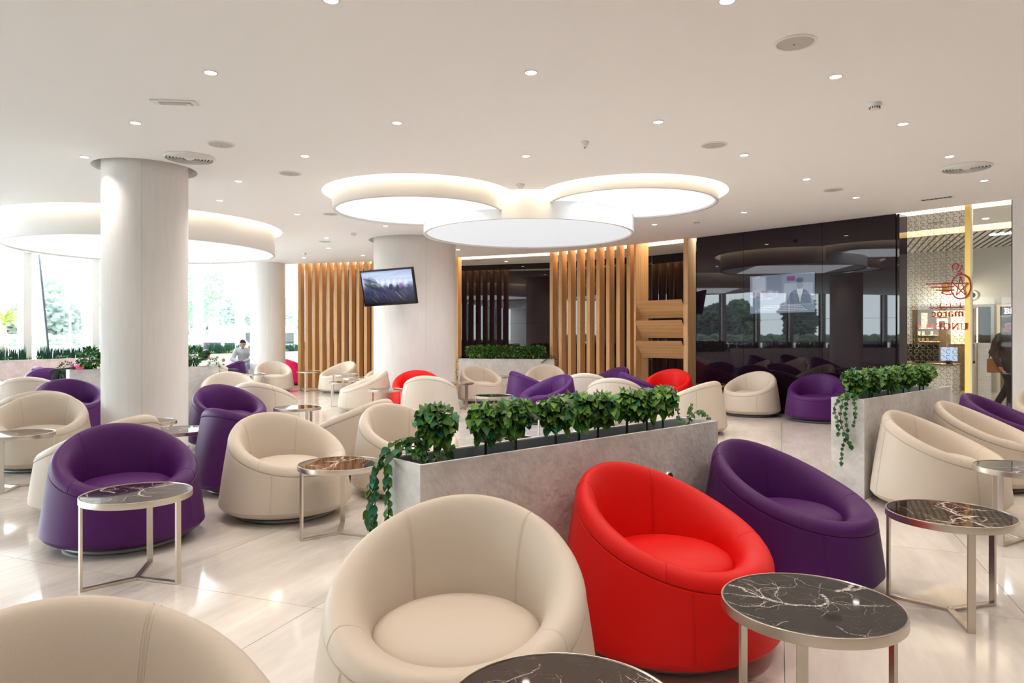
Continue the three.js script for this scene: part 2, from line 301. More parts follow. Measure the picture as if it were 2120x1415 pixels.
// ---------------------------------------------------------------- planters
const PL = 2.28, PW = 0.28, PH = 0.86;
function planter(label, [x, z], turn) {                                     // local x along the front, origin at the front corner, room side is +z
  const t = thing('stone_planter', label, 'planter', [x, 0, z], turn);
  part(t, 'front_panel', planUV(box(PL, PH, 0.02, PL / 2, PH / 2, -0.01)), M.stone);
  part(t, 'rear_panel', planUV(box(PL, PH, 0.02, PL / 2, PH / 2, -PW + 0.01)), M.stone);
  part(t, 'end_panel', planUV(box(0.02, PH, PW - 0.04, 0.01, PH / 2, -PW / 2)), M.stone);
  part(t, 'end_panel', planUV(box(0.02, PH, PW - 0.04, PL - 0.01, PH / 2, -PW / 2)), M.stone);
  part(t, 'liner', merge([box(PL - 0.04, 0.16, 0.004, PL / 2, PH - 0.085, -0.023), box(PL - 0.04, 0.16, 0.004, PL / 2, PH - 0.085, -PW + 0.023)]), M.liner);
  part(t, 'soil', box(PL - 0.06, 0.06, PW - 0.06, PL / 2, PH - 0.16, -PW / 2), M.soil);
  return t;
}
function inPlanter([x, z], turn, a, b, y) { return [x + Math.cos(turn) * a + Math.sin(turn) * b, y, z - Math.sin(turn) * a + Math.cos(turn) * b]; }
const PTURN = Math.atan2(0.671, 0.741), P1 = [-0.383, -2.918], P2 = [2.998, -5.96], P3 = [-6.98, -11.05], P4 = [-1.27, -16.6], P4T = -0.16;
part(planter('grey stone planter box with leafy shrubs behind the red armchair', P1, PTURN), 'socket_plate', lathe([[0, 0.02], [0.028, 0.019], [0.034, 0.012], [0.036, 0]], 24).rotateX(Math.PI / 2).translate(1.74, 0.575, 0.001), M.steel, 'small round steel socket plate');
planter('pale stone planter box with a long hanging vine on its end', P2, PTURN);
planter('stone planter box between the slim column and the windows', P3, PTURN);
planter('white stone planter box with a clipped row of shrubs before the dark glass recess', P4, P4T);
const SOIL = PH - 0.13, ORD = ['first', 'second', 'third', 'fourth', 'fifth', 'sixth', 'seventh', 'eighth', 'ninth'];
[0.20, 0.47, 0.68, 0.94, 1.13, 1.28, 1.58, 1.68, 1.92].forEach((a, k) => shrub(`leafy shrub on a thin stem behind the red armchair, ${ORD[k]} from the trailing vine end`, 'shrubs in the planter behind the red armchair', inPlanter(P1, PTURN, a, -PW / 2 + (k % 2 ? 0.02 : -0.02), SOIL), 100 + k, { h: 0.29, R: 0.088, n: 215 }));
[0.22, 0.42, 0.62, 0.84, 1.06, 1.28, 1.52, 1.76, 1.98].forEach((a, k) => shrub(`leafy shrub in the other vine planter, ${ORD[k]} from the long hanging vine`, 'shrubs in the planter with the hanging vine', inPlanter(P2, PTURN, a, -PW / 2 + (k % 2 ? 0.02 : -0.02), SOIL), 200 + k, { h: 0.285, R: 0.11, n: 230 }));
[0.30, 0.62, 0.95, 1.3, 1.62, 1.92].forEach((a, k) => shrub(`dark green shrub beside the slim column, ${ORD[k]} from the black jacket end`, 'shrubs in the planter beside the slim column', inPlanter(P3, PTURN, a, -PW / 2, SOIL), 300 + k, { h: 0.32, R: 0.16, n: 260, own: false, kinds: [0, 1, 3, 5] }));
[0.30, 0.50, 0.70, 0.90, 1.10, 1.32, 1.52, 1.72, 1.92].forEach((a, k) => shrub(`small clipped shrub in the white planter, ${ORD[k]} from the thick column`, 'clipped shrubs before the dark glass recess', inPlanter(P4, P4T, a, -PW / 2, SOIL), 400 + k, { h: 0.30, R: 0.13, n: 220, own: false, kinds: [0, 1, 2, 3] }));
{
  const q = (P, t) => (a, y, b) => inPlanter(P, t, a, b, y);
  let f = q(P1, PTURN);
  vine('trailing vine spilling over the planter end beside the small brown marble table', [
    [f(0.14, 0.75, -0.14), f(0.10, 0.90, -0.14), f(0.0, 0.91, -0.17), f(-0.04, 0.84, -0.19), f(-0.03, 0.74, -0.20), f(-0.035, 0.62, -0.19)],
    [f(0.14, 0.75, -0.10), f(0.09, 0.89, -0.12), f(-0.02, 0.88, -0.23), f(-0.05, 0.80, -0.26), f(-0.05, 0.68, -0.27), f(-0.06, 0.56, -0.28)],
    [f(0.16, 0.75, -0.16), f(0.13, 0.93, -0.17), f(0.03, 0.94, -0.21), f(-0.04, 0.86, -0.25), f(-0.06, 0.72, -0.30), f(-0.06, 0.60, -0.31)],
    [f(0.16, 0.75, -0.12), f(0.17, 0.86, -0.12), f(0.18, 0.95, -0.13)], [f(0.18, 0.75, -0.12), f(0.22, 0.85, -0.13), f(0.27, 0.90, -0.14)], [f(0.15, 0.75, -0.15), f(0.11, 0.88, -0.16), f(0.09, 0.95, -0.18)]], 51, true, 1.0, 1.35);
  vine('short trailing vine at the planter end near the beige chair with its back turned', [
    [f(2.12, 0.75, -0.14), f(2.18, 0.88, -0.13), f(2.27, 0.92, -0.12), f(2.33, 0.87, -0.10)], [f(2.12, 0.75, -0.14), f(2.08, 0.88, -0.15), f(2.06, 0.97, -0.16)], [f(2.14, 0.75, -0.12), f(2.19, 0.90, -0.15), f(2.24, 0.96, -0.17)], [f(2.10, 0.75, -0.14), f(2.02, 0.86, -0.10), f(1.98, 0.88, -0.06)]], 52, true, 1.0, 1.2);
  f = q(P2, PTURN);
  vine('long trailing vine hanging down the white end of the stone planter', [
    [f(0.12, 0.75, -0.14), f(0.06, 0.90, -0.13), f(-0.03, 0.87, -0.12), f(-0.035, 0.74, -0.14), f(-0.03, 0.58, -0.13), f(-0.03, 0.44, -0.17), f(-0.03, 0.31, -0.18)],
    [f(0.12, 0.75, -0.16), f(0.05, 0.90, -0.18), f(-0.03, 0.86, -0.20), f(-0.035, 0.76, -0.24), f(-0.03, 0.66, -0.21), f(-0.03, 0.56, -0.20)],
    [f(0.12, 0.75, -0.10), f(0.05, 0.89, -0.08), f(-0.03, 0.85, -0.07), f(-0.035, 0.74, -0.06), f(-0.03, 0.64, -0.08)],
    [f(0.12, 0.75, -0.16), f(0.06, 0.91, -0.16), f(-0.03, 0.86, -0.16), f(-0.04, 0.66, -0.18), f(-0.03, 0.50, -0.12), f(-0.03, 0.45, -0.09)]], 53, true, 0.8, 1.5);
  f = q(P3, PTURN);
  vine('vine curling over the planter end beside the black jacket', [[f(0.12, 0.75, -0.14), f(0.06, 0.92, -0.14), f(-0.05, 0.92, -0.12), f(-0.09, 0.80, -0.10), f(-0.08, 0.66, -0.09)], [f(0.12, 0.75, -0.10), f(0.05, 0.95, -0.10), f(-0.08, 0.97, -0.12), f(-0.14, 0.90, -0.12)]], 54, false, 1.3);
  vine('vine curling over the planter end facing the seated person', [[f(2.14, 0.75, -0.14), f(2.2, 0.93, -0.12), f(2.33, 0.90, -0.10), f(2.36, 0.74, -0.10)], [f(2.14, 0.75, -0.12), f(2.22, 0.98, -0.14), f(2.34, 0.99, -0.16)]], 55, false, 1.3);
  f = q(P4, P4T);
  vine('small vine on the white planter end beside the thick column', [[f(0.1, 0.75, -0.1), f(0.04, 0.9, -0.08), f(-0.05, 0.8, -0.06), f(-0.06, 0.55, -0.06), f(-0.06, 0.35, -0.06)]], 56, false, 1.3);
  vine('small vine on the white planter end beside the wood slats', [[f(2.16, 0.75, -0.1), f(2.2, 0.92, -0.08), f(2.1, 0.86, 0.03), f(2.0, 0.80, 0.03)], [f(2.16, 0.75, -0.1), f(2.24, 0.92, -0.1), f(2.33, 0.84, -0.08)]], 57, false, 1.3);
}
// low plants along the windows
{
  const r = rng(77);
  for (let z = -4; z > -26; z -= 0.62) {
    const k = Math.round((-4 - z) / 0.62), kind = k % 3, fern = k % 6 === 5, x = FX(z) + NF[0] * 0.46, zz = z + NF[1] * 0.46;
    const t = thing(fern ? 'fern' : 'low_plant', fern ? 'spiky light green fern at the foot of the grass screen' : ['pale variegated low plant at the foot of the grass screen', 'dark green low plant at the foot of the grass screen', 'yellow green low plant at the foot of the grass screen'][kind], 'plant', [x, 0.72, zz], r() * 6, fern ? 'ferns under the windows' : ['pale low plants under the windows', 'dark low plants under the windows', 'yellow green low plants under the windows'][kind]);
    const g = [];
    if (fern) for (let i = 0; i < 34; i++) { const a = r() * 6.28, l = 0.28 + r() * 0.16, e = 0.4 + r() * 0.9; lamp0.position.set(0, 0, 0); lamp0.scale.set(1, 1, 1); aim(lamp0, new THREE.Vector3(Math.cos(a) * 0.6, e, Math.sin(a) * 0.6), 0); lamp0.updateMatrix(); g.push(leafGeo(l, 0.035, 0.3, 0.35).applyMatrix4(lamp0.matrix)); }
    else for (const f of crownLeaves(r, 120, 0.17, 0.11, 0.55)) { if (f.pos.y < 0.01) f.pos.y = 0.02; lamp0.position.copy(f.pos); aim(lamp0, f.d, f.roll); lamp0.scale.setScalar(f.scale * 0.9); lamp0.updateMatrix(); g.push(leafVine[0].clone().applyMatrix4(lamp0.matrix)); }
    const m = part(t, 'foliage', merge(g), fern ? leafM[4] : variegM[kind]); m.userData.kind = 'stuff';
  }
}
// ---------------------------------------------------------------- columns
columns.forEach((c) => {
  const t = thing('column', c.label, 'column', [c.x, 0, c.z], 0.4);
  part(t, 'shaft', new THREE.CylinderGeometry(c.r, c.r, c === columns[2] ? CEIL : CEIL + 0.24, 72, 1, true).translate(0, (c === columns[2] ? CEIL : CEIL + 0.24) / 2, 0), M.plaster);
  part(t, 'skirting', lathe([[c.r, 0], [c.r + 0.008, 0], [c.r + 0.008, 0.08], [c.r, 0.085]], 64), M.steel);
  part(t, 'seam', box(0.003, CEIL, 0.003, 0, CEIL / 2, c.r), M.grille);
});
// ---------------------------------------------------------------- wood slat screens, magazine rack
function along(line, d) { for (let i = 0; i < line.length - 1; i++) { const [a, b] = [line[i], line[i + 1]], l = Math.hypot(b[0] - a[0], b[1] - a[1]); if (d <= l || i === line.length - 2) { const k = d / l; return { x: a[0] + (b[0] - a[0]) * k, z: a[1] + (b[1] - a[1]) * k, turn: -Math.atan2(b[1] - a[1], b[0] - a[0]) }; } d -= l; } }
{
  const r = rng(9), H = CEIL + 0.24, mid = offset(slot, 0.17);
  const slatG = Array.from({ length: 5 }, () => planUV(rbox(0.09, H, 0.20, 0.004, 0, H / 2, 0), 1, 1, r() * 3, r() * 3));
  const screen = (line, d0, d1, step, label) => {
    const t = thing('wood_slat_screen', label, 'screen', [along(line, d0).x, 0, along(line, d0).z]);
    for (let d = d0; d <= d1 + 1e-6; d += step) { const p = along(line, d), m = part(t, 'slat', slatG[Math.floor(r() * 5)], M.wood); m.position.set(p.x - t.position.x, 0, p.z - t.position.z); m.rotation.y = p.turn; }
    return t;
  };
  screen(mid.slice(1), 0.05, 4.72, 0.2223, 'wall of upright oak slats behind the thick column with the television');
  screen(mid.slice(4), 0.02, 2.2, 0.262, 'wall of upright oak slats beside the magazine rack');
  // magazine rack
  const a = [2.70, -14.93], b = [3.60, -14.02], turn = -Math.atan2(b[1] - a[1], b[0] - a[0]), w = Math.hypot(b[0] - a[0], b[1] - a[1]);
  const t = thing('magazine_rack', 'tall oak magazine rack with three sloping shelves', 'rack', [a[0], 0, a[1]], turn);
  part(t, 'side_panel', planUV(box(0.05, H, 0.46, 0.03, H / 2, -0.05), 1, 1, 0.3, 0.1), M.wood);
  part(t, 'post', planUV(box(0.10, H, 0.30, w - 0.05, H / 2, 0.0), 1, 1, 0.7, 0.6), M.wood);
  for (const y of [0.94, 1.36, 1.77]) {
    const s = new THREE.Shape([[-0.02, 0], [0.0, 0], [0.26, 0.36], [0.24, 0.36]].map(([p, q]) => new THREE.Vector2(p, q)));
    const g = planUV(new THREE.ExtrudeGeometry(s, { depth: w - 0.16, bevelEnabled: false }).rotateY(-Math.PI / 2).translate(w - 0.10, y, -0.02), 1, 1, y * 0.3, y), uv = g.attributes.uv;
    for (let i = 0; i < uv.count; i++) uv.setXY(i, uv.getY(i), uv.getX(i) * 0.6);      // grain runs along the shelf
    part(t, 'shelf', g, M.wood);
  }
}
// ---------------------------------------------------------------- dark glass: back wall of the recess, and the big wall
{
  const w = struct('wall_back');
  for (let i = 0; i < backWall.length - 1; i++) {
    const [a, b] = [backWall[i], backWall[i + 1]], l = Math.hypot(b[0] - a[0], b[1] - a[1]), n = Math.max(1, Math.round(l / 1.25));
    for (let k = 0; k < n; k++) {
      const A = [a[0] + (b[0] - a[0]) * (k / n + 0.001), a[1] + (b[1] - a[1]) * (k / n + 0.001)], B = [a[0] + (b[0] - a[0]) * ((k + 1) / n - 0.001), a[1] + (b[1] - a[1]) * ((k + 1) / n - 0.001)];
      for (const [y0, y1] of [[0, 1.735], [1.74, CEIL]]) part(w, 'glass_panel', wallGeo(A, B, y0, y1, -0.03), M.darkGlass);
    }
    part(w, 'backing', wallGeo(a, b, 0, CEIL + 0.25, -0.12).translate((b[1] - a[1]) / l * 0.04, 0, -(b[0] - a[0]) / l * 0.04), M.black);
  }
  const big = struct('wall_glass');
  big.position.set(WALL0[0], 0, WALL0[1]); big.rotation.y = WTURN;
  const cuts = [-1.50, -0.48, 1.0, 2.17];
  for (let k = 0; k < 3; k++) for (const [y0, y1] of [[0.02, 1.69], [1.694, CEIL - 0.01]]) part(big, 'glass_panel', box(cuts[k + 1] - cuts[k] - 0.004, y1 - y0, 0.03, (cuts[k] + cuts[k + 1]) / 2, (y0 + y1) / 2, -0.015), M.darkGlass);
  part(big, 'glass_panel', box(0.03, CEIL, 0.34, 2.20, CEIL / 2, -0.2), M.darkGlass);
  part(big, 'backing', box(3.66, CEIL, 0.12, 0.335, CEIL / 2, -0.10), M.black);
}
// ---------------------------------------------------------------- light: drums, coves, downlights
function area(c, k, w, h, [x, y, z], parent, turn = 0) { const l = new THREE.RectAreaLight(c, k, w, h); l.position.set(x, y, z); l.rotation.set(-Math.PI / 2, 0, turn); l.name = 'lamp'; (parent ?? scene).add(l); return l; }
for (const d of discs) {
  const t = thing('drum_light', d.label, 'ceiling light', [d.x, d.y, d.z]);
  const top = CEIL + 0.245 - d.y;
  part(t, 'drum', lathe([[d.r - 0.045, 0.03], [d.r - 0.045, 0], [d.r, 0], [d.r, top], [d.r - 0.02, top]], 96), M.white);
  part(t, 'light_diffuser', new THREE.CylinderGeometry(d.r - 0.046, d.r - 0.046, 0.01, 96).translate(0, 0.03, 0), glow(LAMP_COOL, d.glow));
  area(LAMP_COOL, 1.9, d.r * 1.3, d.r * 1.3, [0, 0.018, 0], t);
  part(t, 'light_strip', new THREE.RingGeometry(d.r + 0.012, d.r + GAP - 0.015, 96).rotateX(Math.PI / 2).translate(0, top - 0.004, 0), glow(LAMP_COVE, COVE));
  for (let k = 0; k < 10; k++) {
    const a = (k + 0.5) / 10 * 2 * Math.PI, x = Math.cos(a) * (d.r + GAP / 2), z = Math.sin(a) * (d.r + GAP / 2);
    if (discs.some((o) => o !== d && Math.hypot(d.x + x - o.x, d.z + z - o.z) < o.r + 0.1)) continue;
    area(LAMP_COVE, COVE, 0.08, d.r * 0.5, [x, top - 0.012, z], t, -a);
  }
}
function coveStrip(line, label) {
  const t = thing('cove_light', label, 'cove light', [line[0][0], CEIL, line[0][1]]);
  for (let i = 0; i < line.length - 1; i++) {
    const [a, b] = [line[i], line[i + 1]], l = Math.hypot(b[0] - a[0], b[1] - a[1]), turn = -Math.atan2(b[1] - a[1], b[0] - a[0]), x = (a[0] + b[0]) / 2 - line[0][0], z = (a[1] + b[1]) / 2 - line[0][1];
    const m = part(t, 'light_strip', new THREE.BoxGeometry(l, 0.01, 0.12), glow(LAMP_COVE, COVE * 1.3)); m.position.set(x, 0.235, z); m.rotation.y = turn;
    area(LAMP_COVE, COVE * 1.3, l, 0.1, [x, 0.226, z], t, turn);
  }
}
coveStrip(offset(slot, 0.34), 'warm light strip hidden in the ceiling slot above the wood slats');
function round(name, label, category, group, x, z, build, y = CEIL) { const t = thing(name, label, category, [x, y, z], 0, group); build(t); return t; }
{
  const bezel = lathe([[0.040, -0.001], [0.042, -0.005], [0.054, -0.004], [0.055, 0.0]], 28), lens = new THREE.CylinderGeometry(0.041, 0.041, 0.004, 24).translate(0, -0.002, 0), lensM = glow(new THREE.Color(1, 0.93, 0.84), 9);
  const down = (x, z) => round('downlight', 'small round recessed downlight glowing in the white ceiling', 'downlight', 'recessed downlights in the ceiling', x, z, (t) => {
    part(t, 'bezel', bezel, M.white); part(t, 'light_lens', lens, lensM);
    const s = new THREE.SpotLight(LAMP_WARM, DOWN, 0, 1.05, 0.75, 2); s.position.set(0, -0.012, 0); s.target.position.set(0, -1, 0); s.castShadow = true; s.shadow.radius = 2; s.name = 'lamp'; t.add(s, s.target);
  });
  for (const [x, z] of [[-1.05, -4.06], [1.25, -4.07], [-2.23, -5.18], [0.14, -5.18], [2.43, -5.26], [-3.44, -6.4], [-1.05, -6.4], [1.33, -6.37], [3.59, -6.43], [-4.65, -7.62], [-2.24, -7.58], [0.15, -7.58], [2.5, -7.54], [4.75, -7.6], [-3.44, -8.81], [3.66, -8.7], [5.92, -8.78], [-4.2, -10.06], [-3.44, -11.22], [4.84, -9.85], [3.66, -11.04], [2.49, -12.24], [-2.24, -12.4], [-3.69, -13.93], [-4.07, -15.54], [-5.18, -17.45], [-3.6, -16.93], [-1.22, -15.8], [0.2, -13.6], [1.4, -14.6],
    [-2.23, -2.8], [0.14, -2.8], [2.43, -2.85], [-3.44, -4.0], [3.59, -4.0], [-1.05, -1.6], [1.33, -1.6], [0.14, -0.4], [-2.23, -0.4], [4.75, -5.2], [-7.6, -16.3], [-7.0, -18.6], [-8.3, -20.6], [-0.15, -18.3], [4.75, -2.85], [2.43, -0.4], [-4.65, -2.8],
    [5.92, -4.0], [7.1, -5.2], [5.92, -6.4], [7.1, -7.6], [5.92, -1.6], [7.1, -2.8], [8.2, -6.4], [8.2, -4.0], [8.2, -1.6], [9.4, -5.2], [9.4, -2.8], [-3.44, -1.6]]) down(x, z);
  const spkRing = lathe([[0.115, -0.006], [0.118, -0.010], [0.135, -0.006], [0.137, 0]], 40), spkFace = new THREE.CylinderGeometry(0.116, 0.112, 0.006, 40).translate(0, -0.004, 0), dot = new THREE.CylinderGeometry(0.006, 0.006, 0.003, 8).translate(0, -0.008, -0.02);
  for (const [x, z, l] of [[1.88, -4.65, 'beside the slotted smoke detector'], [-2.96, -7.12, 'next to the round air diffuser by the slim column'], [2.06, -7.14, 'before the shallow light drum'], [-2.66, -8.39, 'beside the higher light drum'], [4.28, -9.33, 'near the entrance slot light'], [-2.89, -11.18, 'half hidden behind the higher light drum'], [-3.86, -14.43, 'before the left wood slats'], [-0.9, -18.0, 'in the recess behind the wood slats']])
    round('ceiling_speaker', `round ceiling speaker with grey grille ${l}`, 'speaker', 'round ceiling speakers', x, z, (t) => { part(t, 'rim', spkRing, M.white); part(t, 'grille', spkFace, M.grille); part(t, 'badge', dot, M.dark); });
  for (const [x, z, l] of [[-3.52, -7.64, 'beside the slim column'], [5.24, -8.08, 'near the glass entrance']])
    round('air_diffuser', `round white ring-slotted air diffuser in the ceiling ${l}`, 'air vent', 'round air diffusers', x, z, (t) => {
      part(t, 'backing', new THREE.CylinderGeometry(0.235, 0.235, 0.003, 48).translate(0, -0.002, 0), M.dark);
      [0.255, 0.22, 0.187, 0.155, 0.123, 0.092].forEach((R) => part(t, 'ring', lathe([[R - 0.006, -0.003], [R - 0.016, -0.022], [R - 0.012, -0.024], [R + 0.006, -0.003]], 48), M.white));
      part(t, 'centre_cone', lathe([[0, -0.03], [0.03, -0.028], [0.066, -0.006]], 32), M.white);
    });
  const smoke = (x, z, label, slots) => { const t = thing('smoke_detector', label, 'detector', [x, CEIL, z]); part(t, 'base', lathe([[0.052, 0], [0.054, -0.018], [0.050, -0.022]], 32), M.white); part(t, 'head', lathe([[0, -0.056], [0.026, -0.055], [0.033, -0.05], [0.046, -0.024], [0.047, -0.018]], 32), M.white); if (slots) for (let k = 0; k < 14; k++) { const a = k / 14 * 6.283, m = part(t, 'slot', box(0.006, 0.016, 0.004, 0, -0.038, 0.0415), M.black); m.rotation.y = a; m.rotation.order = 'YXZ'; } };
  smoke(3.04, -5.87, 'white smoke detector with dark slots beside the large ceiling speaker', true);
  smoke(0.11, -9.0, 'white smoke detector between the two higher light drums', false);
  smoke(3.12, -11.83, 'white smoke detector near the dark glass wall', true);
  smoke(-3.0, -13.27, 'white smoke detector beside the thick column', false);
  smoke(-4.88, -16.44, 'white smoke detector in front of the left wood slats', false);
  { const t = thing('motion_sensor', 'small white domed motion sensor in the ceiling before the light drums', 'sensor', [0.73, CEIL, -7.02]); part(t, 'dome', lathe([[0.001, -0.062], [0.012, -0.06], [0.03, -0.04], [0.044, -0.012], [0.046, 0]], 32), M.white); part(t, 'eye', new THREE.CylinderGeometry(0.010, 0.008, 0.006, 16).translate(0, -0.064, 0), M.dark); }
  { const t = thing('emergency_light', 'flat rectangular white emergency light in the ceiling', 'emergency light', [-2.81, CEIL, -5.83], 0.1); part(t, 'frame', rbox(0.36, 0.012, 0.11, 0.004, 0, -0.006, 0), M.white); part(t, 'lens', rbox(0.26, 0.014, 0.06, 0.005, 0.01, -0.013, 0), M.grille); part(t, 'test_lamp', box(0.04, 0.006, 0.05, 0.115, -0.02, 0), M.steel); }
  { const t = thing('air_grille', 'narrow rectangular slotted air grille in the ceiling near the glass entrance', 'air vent', [6.0, CEIL, -9.9], WTURN); part(t, 'frame', box(0.42, 0.008, 0.12, 0, -0.004, 0), M.white); for (let k = 0; k < 7; k++) part(t, 'slot', box(0.046, 0.006, 0.08, -0.165 + k * 0.055, -0.008, 0), M.dark); }
}
// ---------------------------------------------------------------- armchairs
const chairParts = {};
{
  const HF = 0.425, HB = 0.765;
  const rim = (th) => HF + (HB - HF) * Math.pow((1 - Math.cos(th)) / 2, 1.15);
  const ro = (h) => 0.517 - 0.125 * Math.max(0, h - 0.12) - 0.02 * Math.pow(Math.max(0, h - 0.12) / 0.6, 2);
  const pipe = (th) => rim(th) - 0.07;
  const surf = (rows, grooves = [], dent = (r, y) => [r, y]) => {             // rows(theta) -> [[r, y], ...], pressed in along the sewn seams
    const n = rows(0).length, p = [], uv = [], idx = [], turns = [];
    for (let i = 0; i <= 72; i++) turns.push([i / 72 * 2 * Math.PI, null]);
    for (const [s, to] of grooves) for (const [d, k] of [[-0.016, 0], [-0.006, 0.25], [0, 1], [0.006, 0.25], [0.016, 0]]) turns.push([((s + d) % (2 * Math.PI) + 2 * Math.PI) % (2 * Math.PI), k ? [k, to] : null]);
    turns.sort((a, b) => a[0] - b[0]); const ang = turns.length - 1;
    turns.forEach(([th, g]) => rows(th).forEach((q, j) => { const [r, y] = g && j < g[1] ? dent(q[0], q[1], j, g[0]) : q; p.push(Math.sin(th) * r, y, Math.cos(th) * r); uv.push(th / 2 / Math.PI * 3, y * 1.2 + j * 0.02); }));
    for (let i = 0; i < ang; i++) for (let j = 0; j < n - 1; j++) { const a = i * n + j, b = a + n; idx.push(a, b, a + 1, b, b + 1, a + 1); }
    const g = new THREE.BufferGeometry(); g.setAttribute('position', new THREE.Float32BufferAttribute(p, 3)); g.setAttribute('uv', new THREE.Float32BufferAttribute(uv, 2)); g.setIndex(idx); g.computeVertexNormals();
    const nn = g.attributes.normal; for (let j = 0; j < n; j++) { const a = j, b = ang * n + j, v = new THREE.Vector3(nn.getX(a) + nn.getX(b), nn.getY(a) + nn.getY(b), nn.getZ(a) + nn.getZ(b)).normalize(); nn.setXYZ(a, v.x, v.y, v.z); nn.setXYZ(b, v.x, v.y, v.z); }
    return g;
  };
  const lower = () => [[0.36, 0.042], [0.42, 0.046], [0.465, 0.058], [0.495, 0.078], [0.512, 0.105]];
  const outer = (th) => { const hp = pipe(th), o = []; for (let k = 0; k <= 10; k++) { const h = 0.105 + (hp - 0.111) * k / 10; o.push([ro(h), h]); } o.push([ro(hp) - 0.001, hp - 0.003], [ro(hp) - 0.008, hp]); return o; };
  const inner = (th) => {
    const hr = rim(th), hp = pipe(th), R = ro(hp), o = [[R - 0.008, hp], [R - 0.001, hp + 0.003], [R, hp + 0.007], [R - 0.002, hp + 0.022], [R - 0.010, hp + 0.042], [R - 0.024, hr - 0.009], [R - 0.044, hr]];
    const y1 = 0.31, r1 = 0.297, Rc = R - 0.044; for (let k = 1; k <= 14; k++) { const a = k / 14 * Math.PI / 2; o.push([Rc - (Rc - r1) * Math.pow(Math.sin(a), 0.92), hr - (hr - y1) * (1 - Math.pow(Math.cos(a), 0.92))]); } return o;
  };
  const line = (rows, th, lift, from = 0) => rows(th).slice(from).map(([r, y]) => new THREE.Vector3(Math.sin(th) * (r + lift), y, Math.cos(th) * (r + lift)));
  chairParts.body = surf(outer, [-0.72, 0.72, 2.35, -2.35].map((a) => [a, 99]), (r, y, j, k) => [r - 0.005 * k, y]); chairParts.underside = surf(lower);
  chairParts.shell = surf(inner, [[-0.95, 13], [0.95, 13], [2.42, 99], [-2.42, 99]], (r, y, j, k) => j < 5 ? [r - 0.004 * k, y - 0.002 * k] : j < 9 ? [r, y - 0.005 * k] : [r + 0.005 * k, y - 0.001 * k]);
  const ring = (h, R, n = 96) => Array.from({ length: n }, (_, k) => { const th = k / n * 2 * Math.PI; return new THREE.Vector3(Math.sin(th) * R(th), h(th), Math.cos(th) * R(th)); });
  chairParts.piping = tube(ring(pipe, (th) => ro(pipe(th)) - 0.006), 0.0022, 144, 5, true);
  chairParts.hem = tube(ring(() => 0.106, () => 0.5125), 0.002, 120, 4, true);
  chairParts.stitching = merge([...[-0.72, 0.72, 2.35, -2.35].flatMap((a) => [a - 0.018, a + 0.018]).map((a) => tube(line(outer, a, 0.0), 0.0008, 14, 4)), ...[2.42, -2.42].flatMap((a) => [a - 0.024, a + 0.024]).map((a) => tube(line((t) => inner(t), a, 0.0), 0.0008, 24, 4))]);
  chairParts.cushion = lathe([[0.0, 0.437], [0.10, 0.435], [0.19, 0.428], [0.255, 0.413], [0.292, 0.391], [0.308, 0.365], [0.30, 0.335], [0.28, 0.32]], 56);
  chairParts.plinth = lathe([[0, 0.002], [0.37, 0.002], [0.38, 0.008], [0.38, 0.042], [0, 0.044]], 48);
}
for (const g of Object.values(chairParts)) g.scale(0.97, 1, 0.97);
const protoChair = {};
function armchair(color, label, x, z, deg, group) {
  const skin = LEATHER[color];
  let t;
  if (!protoChair[color]) {
    t = protoChair[color] = thing('armchair', label, 'armchair', [x, 0, z], deg * Math.PI / 180, group);
    part(t, 'plinth', chairParts.plinth, M.plinth, 'grey metal swivel base');
    part(t, 'body', chairParts.body, skin); part(t, 'underside', chairParts.underside, skin); part(t, 'inner_shell', chairParts.shell, skin);
    part(t, 'seat_cushion', chairParts.cushion, skin); part(t, 'piping', chairParts.piping, skin); part(t, 'hem', chairParts.hem, skin); part(t, 'stitching', chairParts.stitching, skin);
  } else {
    t = protoChair[color].clone(); t.name = numbered('armchair'); scene.add(t); t.position.set(x, 0, z); t.rotation.y = deg * Math.PI / 180;
    t.userData = { label, category: 'armchair' }; if (group) t.userData.group = group;
  }
  return t;
}
